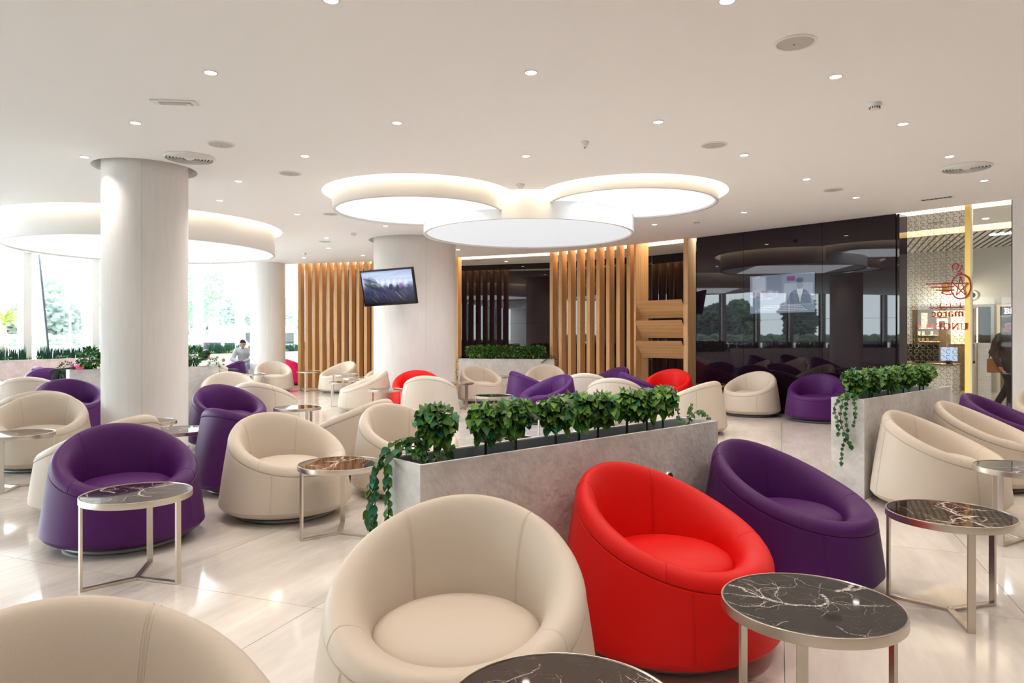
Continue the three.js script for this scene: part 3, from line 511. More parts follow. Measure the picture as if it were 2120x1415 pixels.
const CHAIRS = [
  ['beige', 'beige leather tub armchair touching the red one, in front of the grey planter', -0.19, -2.44, -3],
  ['red', 'bright red leather tub armchair in front of the grey stone planter', 0.716, -3.24, 42],
  ['purple', 'purple leather tub armchair right beside the bright red one', 1.583, -4.03, 42],
  ['beige', 'beige leather tub armchair seen only as a curved backrest with a double stitched seam', -0.90, -1.40, 42],
  ['beige', 'beige leather tub armchair leaning against the planter with the long hanging vine', 3.485, -5.72, 42],
  ['beige', 'beige leather tub armchair between another beige and a purple one along the vine planter', 4.45, -6.59, 42],
  ['purple', 'dark purple leather tub armchair at the far end of the vine planter', 5.30, -7.52, 42],
  ['beige', 'beige leather tub armchair against the pale stone wall with diagonal lines', 7.16, -9.22, -40],
  ['beige', 'beige leather tub armchair standing against the dark glass wall', 4.22, -12.38, -48],
  ['purple', 'purple leather tub armchair standing against the dark glass wall', 5.03, -11.55, -34],
  ['purple', 'large purple leather tub armchair behind the small table with white veined top', -2.66, -4.82, 40],
  ['beige', 'pale beige tub armchair with its back to the large purple one', -3.35, -5.72, -106],
  ['beige', 'beige leather tub armchair with open seat before the slim column', -5.05, -7.50, 25],
  ['beige', 'beige tub armchair turned away just behind the open beige one by the slim column', -5.72, -8.42, -140],
  ['beige', 'pale tub armchair turned away beside a purple one before the planter near the windows', -7.75, -11.22, -150],
  ['purple', 'purple tub armchair before the planter near the slim column', -6.42, -10.15, 40],
  ['purple', 'purple tub armchair with a black jacket hung over it', -9.05, -13.72, 40],
  ['purple', 'purple tub armchair just behind the one with the black jacket', -9.75, -14.95, 150],
  ['pink', 'pink tub armchair behind the planter near the windows', -9.70, -16.1, 160],
  ['beige', 'pale tub armchair turned sideways by the window planter', -10.15, -13.25, 80],
  ['purple', 'purple tub armchair just peeping in behind the pale ones near the windows', -7.08, -8.95, 60],
  ['purple', 'purple leather tub armchair with open seat beside the slim column', -3.64, -9.0, 50],
  ['purple', 'purple leather tub armchair showing its back beside the beige one at the brown marble table', -2.42, -6.48, 150],
  ['beige', 'beige leather tub armchair at the small brown marble table', -1.79, -5.56, 46],
  ['beige', 'beige tub armchair turned away, back to back with the one beside the trailing vine', -1.64, -7.2, -112],
  ['beige', 'beige leather tub armchair directly behind the vine end of the grey planter', -0.95, -6.35, 46],
  ['beige', 'beige tub armchair facing forward next to the planter beside the slim column', -4.93, -12.18, 22],
  ['beige', 'beige tub armchair showing its back, behind the open purple one beside the slim column', -3.55, -10.05, 172],
  ['beige', 'beige tub armchair in front of the far slim column', -5.98, -17.55, 25],
  ['purple', 'dark purple tub armchair seen from the side beside the seated person in grey', -7.45, -18.4, -95],
  ['beige', 'white looking tub armchair of the person in the black cap', -6.95, -16.35, 160],
  ['pink', 'pink tub armchair half hidden by the wood slat screen', -6.35, -20.2, 30],
  ['beige', 'beige tub armchair standing alone before the left wood slats', -4.30, -17.4, -35],
  ['beige', 'beige tub armchair mostly hidden behind the thick column', -2.95, -16.2, -30],
  ['beige', 'beige tub armchair in profile at the foot of the thick column', -2.72, -13.0, -72],
  ['red', 'red tub armchair at the foot of the thick column under the television', -1.72, -12.72, 8],
  ['beige', 'pale tub armchair showing its back, hiding part of the red one under the television', -1.36, -11.6, 176],
  ['beige', 'tan tub armchair before the white planter near the thick column', -0.66, -14.85, 32],
  ['beige', 'tan tub armchair before the white planter near the wood slats', 0.72, -15.25, -8],
  ['purple', 'bright purple tub armchair in profile with its tall back towards the thick column', 0.36, -12.85, 112],
  ['purple', 'bright purple tub armchair in profile with its tall back towards the magazine rack', 0.58, -11.4, -58],
  ['beige', 'pale tub armchair showing its back beside the two bright purple ones', 1.30, -12.35, 172],
  ['purple', 'dark purple tub armchair directly before the oak slats beside the magazine rack', 1.98, -14.35, -62],
  ['beige', 'pale tub armchair showing its back right behind the grey planter shrubs', 1.62, -11.0, 165],
  ['purple', 'purple tub armchair almost hidden behind pale ones near the magazine rack', 2.31, -12.45, 100],
  ['red', 'red tub armchair in front of the magazine rack', 2.95, -13.25, -32],
  ['beige', 'beige tub armchair showing its back at the far end of the grey planter', 2.60, -10.15, -140]];
for (const c of CHAIRS) armchair(...c);
// ---------------------------------------------------------------- side tables
const tops = [marble(1, '#1d1a17', '120,100,80', 2), marble(2, '#3a2a20', '150,110,80', 3), marble(3, '#2a1d1c', '120,90,90', 3)].map((m) => Ph({ map: m, roughness: 0.035, ior: 1.38 }));
const tableG = {
  top: new THREE.CylinderGeometry(0.283, 0.283, 0.014, 64).translate(0, 0.491, 0),
  band: lathe([[0.284, 0.466], [0.290, 0.465], [0.292, 0.467], [0.292, 0.499], [0.290, 0.5005], [0.2835, 0.5005], [0.2835, 0.466]], 72),
  leg: rbox(0.034, 0.466, 0.014, 0.002, 0, 0.233, 0.284), bar: rbox(0.034, 0.014, 0.277, 0.002, 0, 0.007, 0.1385),
};
let tableN = 0;
function sideTable(label, x, z, deg, top) {
  const t = thing('side_table', label, 'side table', [x, 0, z], deg * Math.PI / 180);
  const m = part(t, 'marble_top', tableG.top, tops[top], 'dark marble with pale veins'); m.rotation.y = tableN++ * 1.3;
  part(t, 'metal_band', tableG.band, M.metal);
  for (let k = 0; k < 3; k++) { const l = part(t, 'leg', tableG.leg, M.metal); l.rotation.y = k * 2.0944; const b = part(t, 'base_bar', tableG.bar, M.metal); b.rotation.y = k * 2.0944; }
  return t;
}
const TABLES = [
  ['round side table with black white-veined marble top in front of the purple armchair', 1.012, -2.37, -28, 0],
  ['round brown marble side table in front of the beige armchair beside the red one', 0.125, -1.70, 20, 1],
  ['round side table with golden brown reflections beyond the black veined table', 2.23, -3.57, -14, 1],
  ['round side table by the beige armchair leaning on the vine planter', 3.50, -4.80, -60, 0],
  ['round side table with white veins in front of the large purple armchair', -2.157, -4.03, -46, 2],
  ['round side table with brown marble top beside the trailing vine', -1.218, -4.96, -50, 1],
  ['round side table reflecting the windows beside the open beige armchair near the slim column', -4.58, -6.50, 10, 2],
  ['round side table right at the foot of the slim column', -3.86, -7.40, 30, 1],
  ['round side table wedged behind the pale turned armchair and the large purple one', -3.20, -6.75, 0, 2],
  ['round side table beside the beige chair back behind the open purple armchair', -2.72, -8.88, 40, 1],
  ['far side table beside the forward facing beige armchair at the far slim column', -6.2, -16.75, 20, 0],
  ['far side table before the end of the left wood slats', -5.17, -17.8, 0, 0],
  ['far side table in front of the lone beige armchair at the left slats', -3.92, -16.45, 25, 0],
  ['side table with thick metal legs beside the profile beige armchair at the thick column', -3.30, -13.75, 10, 0],
  ['far side table behind the profile beige armchair at the thick column', -3.38, -15.1, 50, 0],
  ['side table squeezed against the red armchair under the television', -2.14, -11.85, 0, 0],
  ['side table touching the tan armchair near the thick column', -1.02, -13.5, 30, 1],
  ['far side table between the two tan armchairs before the white planter', -0.05, -15.7, 0, 0],
  ['side table with dark top just above the first shrubs of the grey planter', -0.27, -10.6, 15, 0],
  ['side table with dark brown top close behind the grey planter', -0.05, -6.10, 0, 1],
  ['side table half hidden by shrubs below the bright purple armchairs', 0.62, -9.6, 0, 0],
  ['side table half hidden by shrubs below the pale chair backs', 1.75, -9.2, 40, 0],
  ['side table holding a white leaflet beside the dark glass wall', 3.70, -13.0, 20, 0],
  ['side table between the dark purple and the far red armchair at the magazine rack', 2.70, -14.05, 0, 1]];
for (const t of TABLES) sideTable(...t);
{ const t = single('leaflet', box(0.15, 0.003, 0.21), M.white, 'white leaflet lying on the table beside the dark glass wall', 'leaflet', null, [3.72, 0.503, -12.97], 0.6); }
// ---------------------------------------------------------------- television on the column
{
  const tvTex = canvasTex(512, 288, (c, w, h) => {
    const g = c.createLinearGradient(0, 0, 0, h); g.addColorStop(0, '#8ea0ca'); g.addColorStop(0.35, '#c9d6ee'); g.addColorStop(0.58, '#4a5474'); g.addColorStop(1, '#0e1320'); c.fillStyle = g; c.fillRect(0, 0, w, h);
    const r = rng(31);
    for (let i = 0; i < 60; i++) { c.fillStyle = `rgba(${190 + r() * 60 | 0},${205 + r() * 50 | 0},245,0.10)`; c.beginPath(); c.ellipse(r() * w, 10 + r() * 60, 60 + r() * 80, 4 + r() * 10, -0.06, 0, 6.3); c.fill(); }
    for (let i = 0; i < 6; i++) for (let k = 8; k > 0; k--) { c.fillStyle = 'rgba(245,250,255,0.16)'; c.beginPath(); c.ellipse(150 + i * 58, 105 + i * 4, 3.2 * k, 5.2 * k, 0.1, 0, 6.3); c.fill(); }
    for (let i = 0; i < 90; i++) { c.fillStyle = `rgba(${18 + r() * 50 | 0},${20 + r() * 45 | 0},${40 + r() * 70 | 0},0.22)`; c.beginPath(); const y = 150 + r() * 120; c.ellipse(r() * w * 0.95, y, 16 + r() * 34, 9 + r() * 16, 0.7, 0, 6.3); c.fill(); }
    for (let i = 0; i < 26; i++) { c.fillStyle = 'rgba(22,24,38,0.25)'; c.beginPath(); c.ellipse(30 + r() * 120, 60 + r() * 150, 22 + r() * 30, 8 + r() * 14, 0.5, 0, 6.3); c.fill(); }
    for (let i = 0; i < 22; i++) { const x = 60 + r() * 400, y = 150 + r() * 90; c.strokeStyle = `rgba(225,232,255,${0.15 + r() * 0.4})`; c.lineWidth = 1 + r() * 2.5; c.beginPath(); c.moveTo(x, y); c.quadraticCurveTo(x + 22, y + 20, x + 40 + r() * 20, y + 48 + r() * 20); c.stroke(); }
    for (let k = 6; k > 0; k--) { c.fillStyle = 'rgba(142,70,176,0.28)'; c.beginPath(); c.ellipse(388, 138, 3.4 * k, 4.4 * k, -0.2, 0, 6.3); c.fill(); }
    c.fillStyle = 'rgba(30,34,56,0.75)'; c.beginPath(); c.ellipse(286, 148, 20, 26, 0.1, 0, 6.3); c.fill(); c.beginPath(); c.ellipse(350, 165, 14, 34, 0.3, 0, 6.3); c.fill();
  });
  const t = thing('television', 'flat black television tilted down from the thick column', 'television', [-2.29, 2.31, -13.0], 0.0);
  const W = 1.10, H = 0.68;
  t.rotation.set(0.21, -0.30, 0.045, 'YXZ');
  part(t, 'housing', rbox(W, H, 0.05, 0.008, 0, 0, 0), M.blackGloss);
  part(t, 'screen', new THREE.PlaneGeometry(W - 0.07, H - 0.09).translate(0, 0.01, 0.0262), S({ color: L(0.01, 0.01, 0.01), emissive: new THREE.Color(1, 1, 1), emissiveMap: tvTex, emissiveIntensity: 0.55, roughness: 0.12 }), 'lit screen showing blurred rows of aircraft seats');
  part(t, 'bracket', merge([box(0.10, 0.16, 0.62, 0.05, 0, -0.33), box(0.3, 0.3, 0.02, 0, 0, -0.035)]), M.black);
  area(new THREE.Color(0.75, 0.82, 1), 0.25, 0.9, 0.5, [0, 0, 0.03], t).rotation.set(Math.PI, 0, 0);
}
// screen behind the dark glass wall
{
  const tex = canvasTex(512, 288, (c, w, h) => {
    c.fillStyle = '#8c9bb0'; c.fillRect(0, 0, w, h); const r = rng(8);
    c.fillStyle = '#b9c4d4'; c.fillRect(20, 10, 110, 110); c.fillStyle = '#7b8aa2'; c.fillRect(140, 0, 120, 150); c.fillStyle = '#aebbcd'; c.fillRect(280, 70, 220, 160); c.fillStyle = '#8a3f86'; c.fillRect(300, 18, 64, 34);
    for (let i = 0; i < 40; i++) { c.fillStyle = r() < 0.3 ? 'rgba(170,110,150,0.3)' : 'rgba(235,240,248,0.28)'; c.beginPath(); c.ellipse(20 + r() * 210, 120 + r() * 70, 10 + r() * 26, 5 + r() * 10, 0, 0, 6.3); c.fill(); }
    c.fillStyle = '#76839a'; c.beginPath(); c.moveTo(300, 225); c.quadraticCurveTo(310, 130, 372, 118); c.lineTo(430, 118); c.quadraticCurveTo(480, 130, 490, 225); c.fill();
    c.fillStyle = '#e6ebf2'; c.beginPath(); c.moveTo(376, 116); c.lineTo(426, 116); c.lineTo(402, 210); c.fill(); c.fillStyle = '#cfd6e2'; c.fillRect(397, 130, 10, 80);
    c.fillStyle = '#9aa2b2'; c.beginPath(); c.ellipse(400, 76, 27, 38, 0, 0, 6.3); c.fill(); c.fillStyle = '#5a6478'; c.beginPath(); c.ellipse(400, 50, 29, 18, 0, 0, 6.3); c.fill();
    c.fillStyle = '#f4f6fa'; for (let k = 0; k < 4; k++) { let x = 110 - k * 22; while (x < 400 + k * 20) { const l = 5 + r() * 16; c.fillRect(x, 232 + k * 12, l, 4); x += l + 4; } }
  });
  const p = onWall(0.265, -0.006);
  const t = thing('wall_screen', 'video screen glowing through the dark glass wall', 'screen', [p[0], 2.16, p[1]], WTURN);
  part(t, 'screen', box(1.21, 0.69, 0.006), Ph({ color: L(0.011, 0.0045, 0.010), roughness: 0.015, ior: 1.5, emissive: new THREE.Color(1, 1, 1), emissiveMap: tex, emissiveIntensity: 0.27 }), 'picture of a man in a dark suit and tie with subtitles');
  area(new THREE.Color(0.85, 0.9, 1), 0.1, 1.2, 0.66, [0, 0, 0.01], t).rotation.set(Math.PI, 0, 0);
}
// ---------------------------------------------------------------- glass entrance and the concourse behind it
const font = await new FontLoader().loadAsync('fonts/droid/droid_sans_bold.typeface.json'), fontSerif = await new FontLoader().loadAsync('fonts/droid/droid_serif_bold.typeface.json');
function text(str, size, depth, f = font) { const g = new TextGeometry(str, { font: f, size, depth, curveSegments: 3 }); g.computeBoundingBox(); const b = g.boundingBox; return g.translate(-(b.min.x + b.max.x) / 2, -b.min.y, 0); }
function mirrored(g) { const n = (g.index ? g.toNonIndexed() : g).scale(-1, 1, 1); for (const a of Object.values(n.attributes)) for (let i = 0; i < a.count; i += 3) for (let k = 0; k < a.itemSize; k++) { const t = a.array[(i + 1) * a.itemSize + k]; a.array[(i + 1) * a.itemSize + k] = a.array[(i + 2) * a.itemSize + k]; a.array[(i + 2) * a.itemSize + k] = t; } n.computeVertexNormals(); return n; }
function behind(name, label, category, s, w, y = 0, group) { const p = onWall(s, w); return thing(name, label, category, [p[0], y, p[1]], WTURN, group); }
{
  const t = behind('glass_panel', 'clear glass entrance panel covered with golden ring motifs and red lettering', 'glass panel', 2.33, 0.03);
  const PWD = 0.79;
  part(t, 'pane', box(PWD, CEIL + 0.1, 0.012, PWD / 2, (CEIL + 0.1) / 2, 0), M.clearGlass);
  const motif = (n) => merge(Array.from({ length: n }, (_, k) => new THREE.BoxGeometry(0.0145, 0.0105, 0.003).translate(0.031, 0, 0).rotateZ(k / 9 * 2 * Math.PI + 0.3)));
  const ringM = S({ color: L(0.20, 0.125, 0.035), roughness: 0.4, metalness: 0.5 }), full = motif(9), open = motif(7), r = rng(3);
  for (let i = 0; i < 9; i++) for (let j = 0; j < 33; j++) { const m = part(t, 'ring_motif', r() < 0.35 ? full : open, ringM); m.position.set(0.043 + i * 0.088, 0.55 + j * 0.0875, -0.009); m.rotation.z = r() < 0.5 ? 0 : 0.6; }
  // winged star emblem and lettering, printed to be read from outside
  const arc = (pts, rad = 0.009) => tube(pts.map(([x, y]) => [x, y, 0.010]), rad, 20, 5);
  const E0 = 0.74, star = [];
  for (let k = 0; k < 5; k++) { const a = Math.PI / 2 + k * 4 * Math.PI / 5, b = Math.PI / 2 + (k + 1) * 4 * Math.PI / 5; star.push(arc([[E0 + 0.10 * Math.cos(a), 2.14 + 0.16 * Math.sin(a)], [E0 + 0.10 * Math.cos(b), 2.14 + 0.16 * Math.sin(b)]], 0.007)); }
  part(t, 'emblem_star', merge([...star, arc(Array.from({ length: 25 }, (_, k) => [E0 + 0.13 * Math.cos(k / 24 * 6.283), 2.14 + 0.185 * Math.sin(k / 24 * 6.283)]))]), M.red, 'red star in an oval');
  part(t, 'emblem_wing', merge([0, 1, 2, 3].map((k) => arc([[E0 - 0.09, 2.20 - k * 0.055], [E0 - 0.25 + k * 0.025, 2.20 - k * 0.055], [E0 - 0.47 + k * 0.07, 2.205 - k * 0.05]]))), M.red, 'red swept wing of four feathers');
  part(t, 'emblem_crown', merge([arc([[E0 - 0.10, 2.40], [E0 - 0.11, 2.46], [E0 - 0.05, 2.49], [E0 - 0.03, 2.44], [E0 - 0.07, 2.40]]), arc([[E0 - 0.04, 2.36], [E0 + 0.0, 2.40], [E0 + 0.02, 2.47]]), arc([[E0 - 0.05, 2.34], [E0 + 0.02, 2.345]])]), M.red, 'red crown');
  part(t, 'lettering', mirrored(text('maroc', 0.105, 0.004)).translate(0.56, 1.69, 0.007), M.red, 'red word seen reversed');
  part(t, 'lettering', mirrored(text('UNGE', 0.105, 0.004, fontSerif)).translate(0.62, 1.49, 0.007), M.red, 'red word seen reversed');
  const a = []; for (let k = 0; k < 7; k++) { const x = 0.32 + k * 0.066; a.push(arc([[x, 1.895], [x + 0.03, 1.885], [x + 0.06, 1.897]], 0.007)); if (k % 2 === 0) a.push(arc([[x + 0.02, 1.89], [x + 0.018, 1.93], [x + 0.016, 1.965]], 0.006)); else a.push(new THREE.SphereGeometry(0.008, 8, 6).translate(x + 0.03, 1.94, 0.01)); }
  part(t, 'script_line', merge(a).translate(0, -0.06, 0), M.red, 'line of red arabic script seen reversed');
  const post = behind('gold_post', 'upright golden edge post between the two glass panels', 'post', 3.15, 0.06);
  part(post, 'shaft', box(0.075, CEIL + 0.1, 0.12, 0, (CEIL + 0.1) / 2, -0.05), M.gold); part(post, 'trim', box(0.02, CEIL + 0.1, 0.05, 0.05, (CEIL + 0.1) / 2, 0), M.white);
  const g2 = behind('glass_panel', 'plain clear glass entrance panel beside the pale stone wall', 'glass panel', 3.22, 0.03);
  part(g2, 'pane', box(0.49, CEIL + 0.1, 0.012, 0.245, (CEIL + 0.1) / 2, 0), M.clearGlass); part(g2, 'edge_profile', box(0.012, CEIL + 0.1, 0.03, 0.49, (CEIL + 0.1) / 2, 0), M.dark);
}
{
  const P = (s, w) => onWall(s, w);
  const quad = (s0, s1, w0, w1) => [P(s0, w0), P(s1, w0), P(s1, w1), P(s0, w1)];
  struct('ceiling_003', slab(quad(-1.2, 6, 0.42, 2.3), CEIL, CEIL + 0.25), M.ceiling);
  struct('trim_6', slab(quad(2.17, 6, -0.1, 0.5), CEIL + 0.25, CEIL + 0.32), M.ceiling);
  struct('trim_7', slab(quad(-1.2, 6, 2.2, 2.9), CEIL + 0.25, CEIL + 0.32), M.ceiling);
  struct('trim_8', slab(quad(-1.2, 6, 2.65, 2.72), 3.29, CEIL + 0.45), S({ color: L(0.75, 0.62, 0.36), roughness: 0.6 }));
  coveStrip([P(2.25, 0.30), P(3.7, 0.30)], 'warm light strip hidden in the ceiling slot above the glass entrance');
  coveStrip([P(-1.1, 2.48), P(5, 2.48)], 'warm light strip hidden in the ceiling slot beyond the glass entrance');
  const c4 = struct('ceiling_004'); const [ox, oz] = P(0, 0); c4.position.set(ox, 0, oz); c4.rotation.y = WTURN;
  part(c4, 'board', box(7.2, 0.1, 2.8, 2.4, 3.34, -4.12), M.white); part(c4, 'upper_board', box(7.2, 0.1, 3.6, 2.4, 3.72, -7.3), M.white);
  for (let k = 0; k < 40; k++) { const m = part(c4, 'groove_strip', box(2.95, 0.012, 0.028, 0, 0, 0), M.dark); m.position.set(-0.2 + k * 0.13, 3.286, -4.1); m.rotation.y = -1.17; }
  struct('wall_concourse', slab(quad(-1.3, 6.1, 9.0, 9.15), 0, 3.8), M.white);
  struct('wall_concourse_end', slab(quad(-1.3, -1.2, 0.2, 9.0), 0, 3.8), M.white); struct('wall_concourse_side', slab(quad(6, 6.1, 0.1, 9.0), 0, 3.8), M.white);
  struct('trim_9', slab(quad(-1.2, 6, 5.5, 5.9), 2.08, 3.7), M.white);
  const port = behind('camera_port', 'round white wall fitting with a dark centre above the shops', 'wall fitting', 1.80, 5.49, 2.28);
  part(port, 'ring', lathe([[0.06, 0.02], [0.09, 0.03], [0.11, 0.02], [0.115, 0]], 32).rotateX(Math.PI / 2), M.white); part(port, 'lens', new THREE.CylinderGeometry(0.058, 0.058, 0.02, 24).rotateX(Math.PI / 2).translate(0, 0, 0.01), M.black);
  const warm = new THREE.Color(1, 0.72, 0.36);
  const shop = behind('lit_shop_shelf', 'golden glowing shop shelf wall seen through the ring patterned glass', 'shop shelf', 0.3, 8.6);
  part(shop, 'back_panel', box(1.5, 2.1, 0.05, 0.05, 1.05, 0), S({ color: L(0.10, 0.065, 0.04), roughness: 0.6 }));
  part(shop, 'light_panel', box(0.42, 0.86, 0.03, 0.43, 1.62, 0.05), glow(warm, 0.55)); part(shop, 'light_panel', box(0.14, 0.42, 0.03, -0.40, 1.80, 0.05), glow(warm, 0.6)); part(shop, 'light_panel', box(0.75, 0.16, 0.03, 0.2, 1.98, 0.05), glow(warm, 0.5));
  for (const [x, y, w] of [[-0.33, 1.60, 0.28], [-0.28, 1.42, 0.40], [-0.25, 1.25, 0.44]]) part(shop, 'shelf', box(w, 0.02, 0.2, x, y, 0.12), M.white);
  for (let k = 0; k < 9; k++) part(shop, 'product', box(0.05, 0.09, 0.05, -0.5 + (k % 4) * 0.1, [1.655, 1.475, 1.305][k % 3], 0.13), [M.red, M.white, M.gold][k % 3]);
  part(shop, 'picture', box(0.26, 0.28, 0.03, 0.02, 1.72, 0.05), glow(new THREE.Color(1, 0.9, 0.75), 0.7)); part(shop, 'picture_centre', box(0.14, 0.17, 0.02, 0.02, 1.70, 0.07), M.dark);
  const pl = new THREE.PointLight(warm, 2.0); pl.position.set(0.3, 1.7, 0.7); pl.name = 'lamp'; shop.add(pl);
  const dn = behind('shop_display', 'black shop panel with one upright glowing line', 'panel', 1.27, 8.3);
  part(dn, 'panel', box(0.32, 0.92, 0.06, 0.02, 1.66, 0), M.black); part(dn, 'light_line', box(0.022, 0.88, 0.03, -0.09, 1.66, 0.04), glow(new THREE.Color(1, 0.78, 0.5), 2.2)); part(dn, 'foot', box(0.32, 1.2, 0.06, 0.02, 0.6, 0), M.white);
  const sg = behind('shop_sign', 'black shop sign with white script letters cut off by the wall', 'sign', 1.83, 8.2);
  part(sg, 'board', box(0.30, 0.22, 0.05, 0, 2.0, 0), M.black); part(sg, 'letters_light', text('Bi', 0.13, 0.01, fontSerif).translate(0.02, 1.94, 0.03), glow(new THREE.Color(1, 1, 1), 1.6)); part(sg, 'door', box(0.30, 1.88, 0.04, 0, 0.94, 0), S({ color: L(0.16, 0.14, 0.14), roughness: 0.2 }));
  // reception desk, cabinet, textured panel
  const desk = behind('reception_desk', 'white reception desk behind the ring patterned glass', 'desk', 1.3, 4.2);
  part(desk, 'front', box(1.1, 0.8, 0.5, 0, 0.4, 0), M.white); part(desk, 'worktop', box(1.14, 0.03, 0.56, 0, 0.815, 0), S({ color: L(0.2, 0.13, 0.08), roughness: 0.4 }));
  const mon = behind('desk_monitor', 'dark monitor back standing on the white reception desk', 'monitor', 1.22, 4.2, 0.83); part(mon, 'panel', rbox(0.62, 0.36, 0.04, 0.01, 0, 0.22, 0), M.black); part(mon, 'stand', box(0.2, 0.04, 0.15, 0, 0.02, 0), M.black);
  const scr = behind('desk_display', 'blue white lit display on the reception desk', 'display', 1.72, 4.2, 0.83); part(scr, 'screen', rbox(0.30, 0.28, 0.03, 0.008, 0, 0.2, 0), glow(new THREE.Color(0.5, 0.68, 1), 0.4)); part(scr, 'stand', box(0.1, 0.07, 0.1, 0, 0.035, 0), M.black);
  const cab = behind('drawer_cabinet', 'cream drawer cabinet with open niche beyond the gold post', 'cabinet', 2.06, 4.5);
  const cream = S({ color: L(0.66, 0.56, 0.42), roughness: 0.5 });
  part(cab, 'body', box(0.2, 0.82, 0.4, 0, 0.43, -0.05), cream); for (const y of [0.68, 0.44, 0.2]) { const d = part(cab, 'drawer', box(0.17, 0.22, 0.02, -0.005, y, 0.16), cream); part(d, 'knob', new THREE.SphereGeometry(0.014, 10, 8).translate(-0.05, y, 0.18), M.dark); }
  part(cab, 'niche', merge([box(0.2, 0.02, 0.4, 0, 1.25, -0.05), box(0.02, 0.42, 0.4, 0.09, 1.04, -0.05), box(0.2, 0.42, 0.02, 0, 1.04, -0.24)]), cream);
  const ph = behind('desk_telephone', 'black telephone in the niche of the cream cabinet', 'telephone', 2.05, 4.45, 0.845); part(ph, 'base', rbox(0.12, 0.05, 0.14, 0.01, 0, 0.025, 0), M.black); part(ph, 'handset', rbox(0.04, 0.04, 0.16, 0.012, -0.03, 0.07, 0), M.black);
  const tp = behind('textured_panel', 'white panel covered in small raised scales beyond the glass', 'panel', 2.29, 4.4); part(tp, 'board', box(0.22, 1.26, 0.04, 0, 0.63, 0), M.white);
  const scale = new THREE.ConeGeometry(0.018, 0.03, 4).rotateX(Math.PI / 2).translate(0, 0, 0.03); for (let i = 0; i < 5; i++) for (let j = 0; j < 24; j++) { const m = part(tp, 'scale', scale, M.white); m.position.set(-0.088 + i * 0.044, 0.05 + j * 0.05, 0); }
  const pen = behind('pendant_lamp', 'golden pendant lamp hanging beyond the winged emblem', 'lamp', 1.43, 5.0); part(pen, 'cord', new THREE.CylinderGeometry(0.004, 0.004, 0.73, 6).translate(0, 2.925, 0), M.dark); part(pen, 'shade', lathe([[0.05, 2.56], [0.075, 2.54], [0.075, 2.33], [0.07, 2.33]], 28), M.gold); part(pen, 'light_bulb', new THREE.CylinderGeometry(0.068, 0.068, 0.03, 24).translate(0, 2.33, 0), glow(new THREE.Color(1, 0.85, 0.6), 3)); { const p = new THREE.PointLight(new THREE.Color(1, 0.85, 0.6), 0.8); p.position.set(0, 2.29, 0); p.name = 'lamp'; pen.add(p); }
  for (const [s, w] of [[0.2, 3.3], [2.9, 3.3], [4.6, 3.3], [0.4, 7.0], [2.4, 7.0], [4.4, 7.0]]) { const f = behind('concourse_light', 'slim white ceiling light panel over the concourse', 'ceiling light', s, w, w > 6 ? 3.66 : 3.275, 'concourse ceiling lights'); part(f, 'light_panel', box(0.5, 0.012, 0.14), glow(LAMP_COOL, 5)); area(LAMP_COOL, 15, 0.5, 0.14, [0, -0.01, 0], f); }
  const dl = P(3.0, 1.6); const tdl = thing('downlight', 'small round recessed downlight glowing behind the entrance glass', 'downlight', [dl[0], CEIL, dl[1]]); part(tdl, 'light_lens', new THREE.CylinderGeometry(0.045, 0.045, 0.006, 24).translate(0, -0.003, 0), glow(new THREE.Color(1, 0.93, 0.84), 9));
  { const s = new THREE.SpotLight(LAMP_WARM, DOWN, 0, 1.05, 0.75, 2); s.position.set(0, -0.012, 0); s.target.position.set(0, -1, 0); s.castShadow = true; s.shadow.radius = 2; s.name = 'lamp'; tdl.add(s, s.target); }
  const sp = P(2.3, 1.45); const ts = thing('ceiling_speaker', 'round ceiling speaker seen through the entrance glass', 'speaker', [sp[0], CEIL, sp[1]]); part(ts, 'rim', lathe([[0.115, -0.006], [0.118, -0.010], [0.135, -0.006], [0.137, 0]], 32), M.white); part(ts, 'grille', new THREE.CylinderGeometry(0.116, 0.112, 0.006, 32).translate(0, -0.004, 0), M.grille);
}
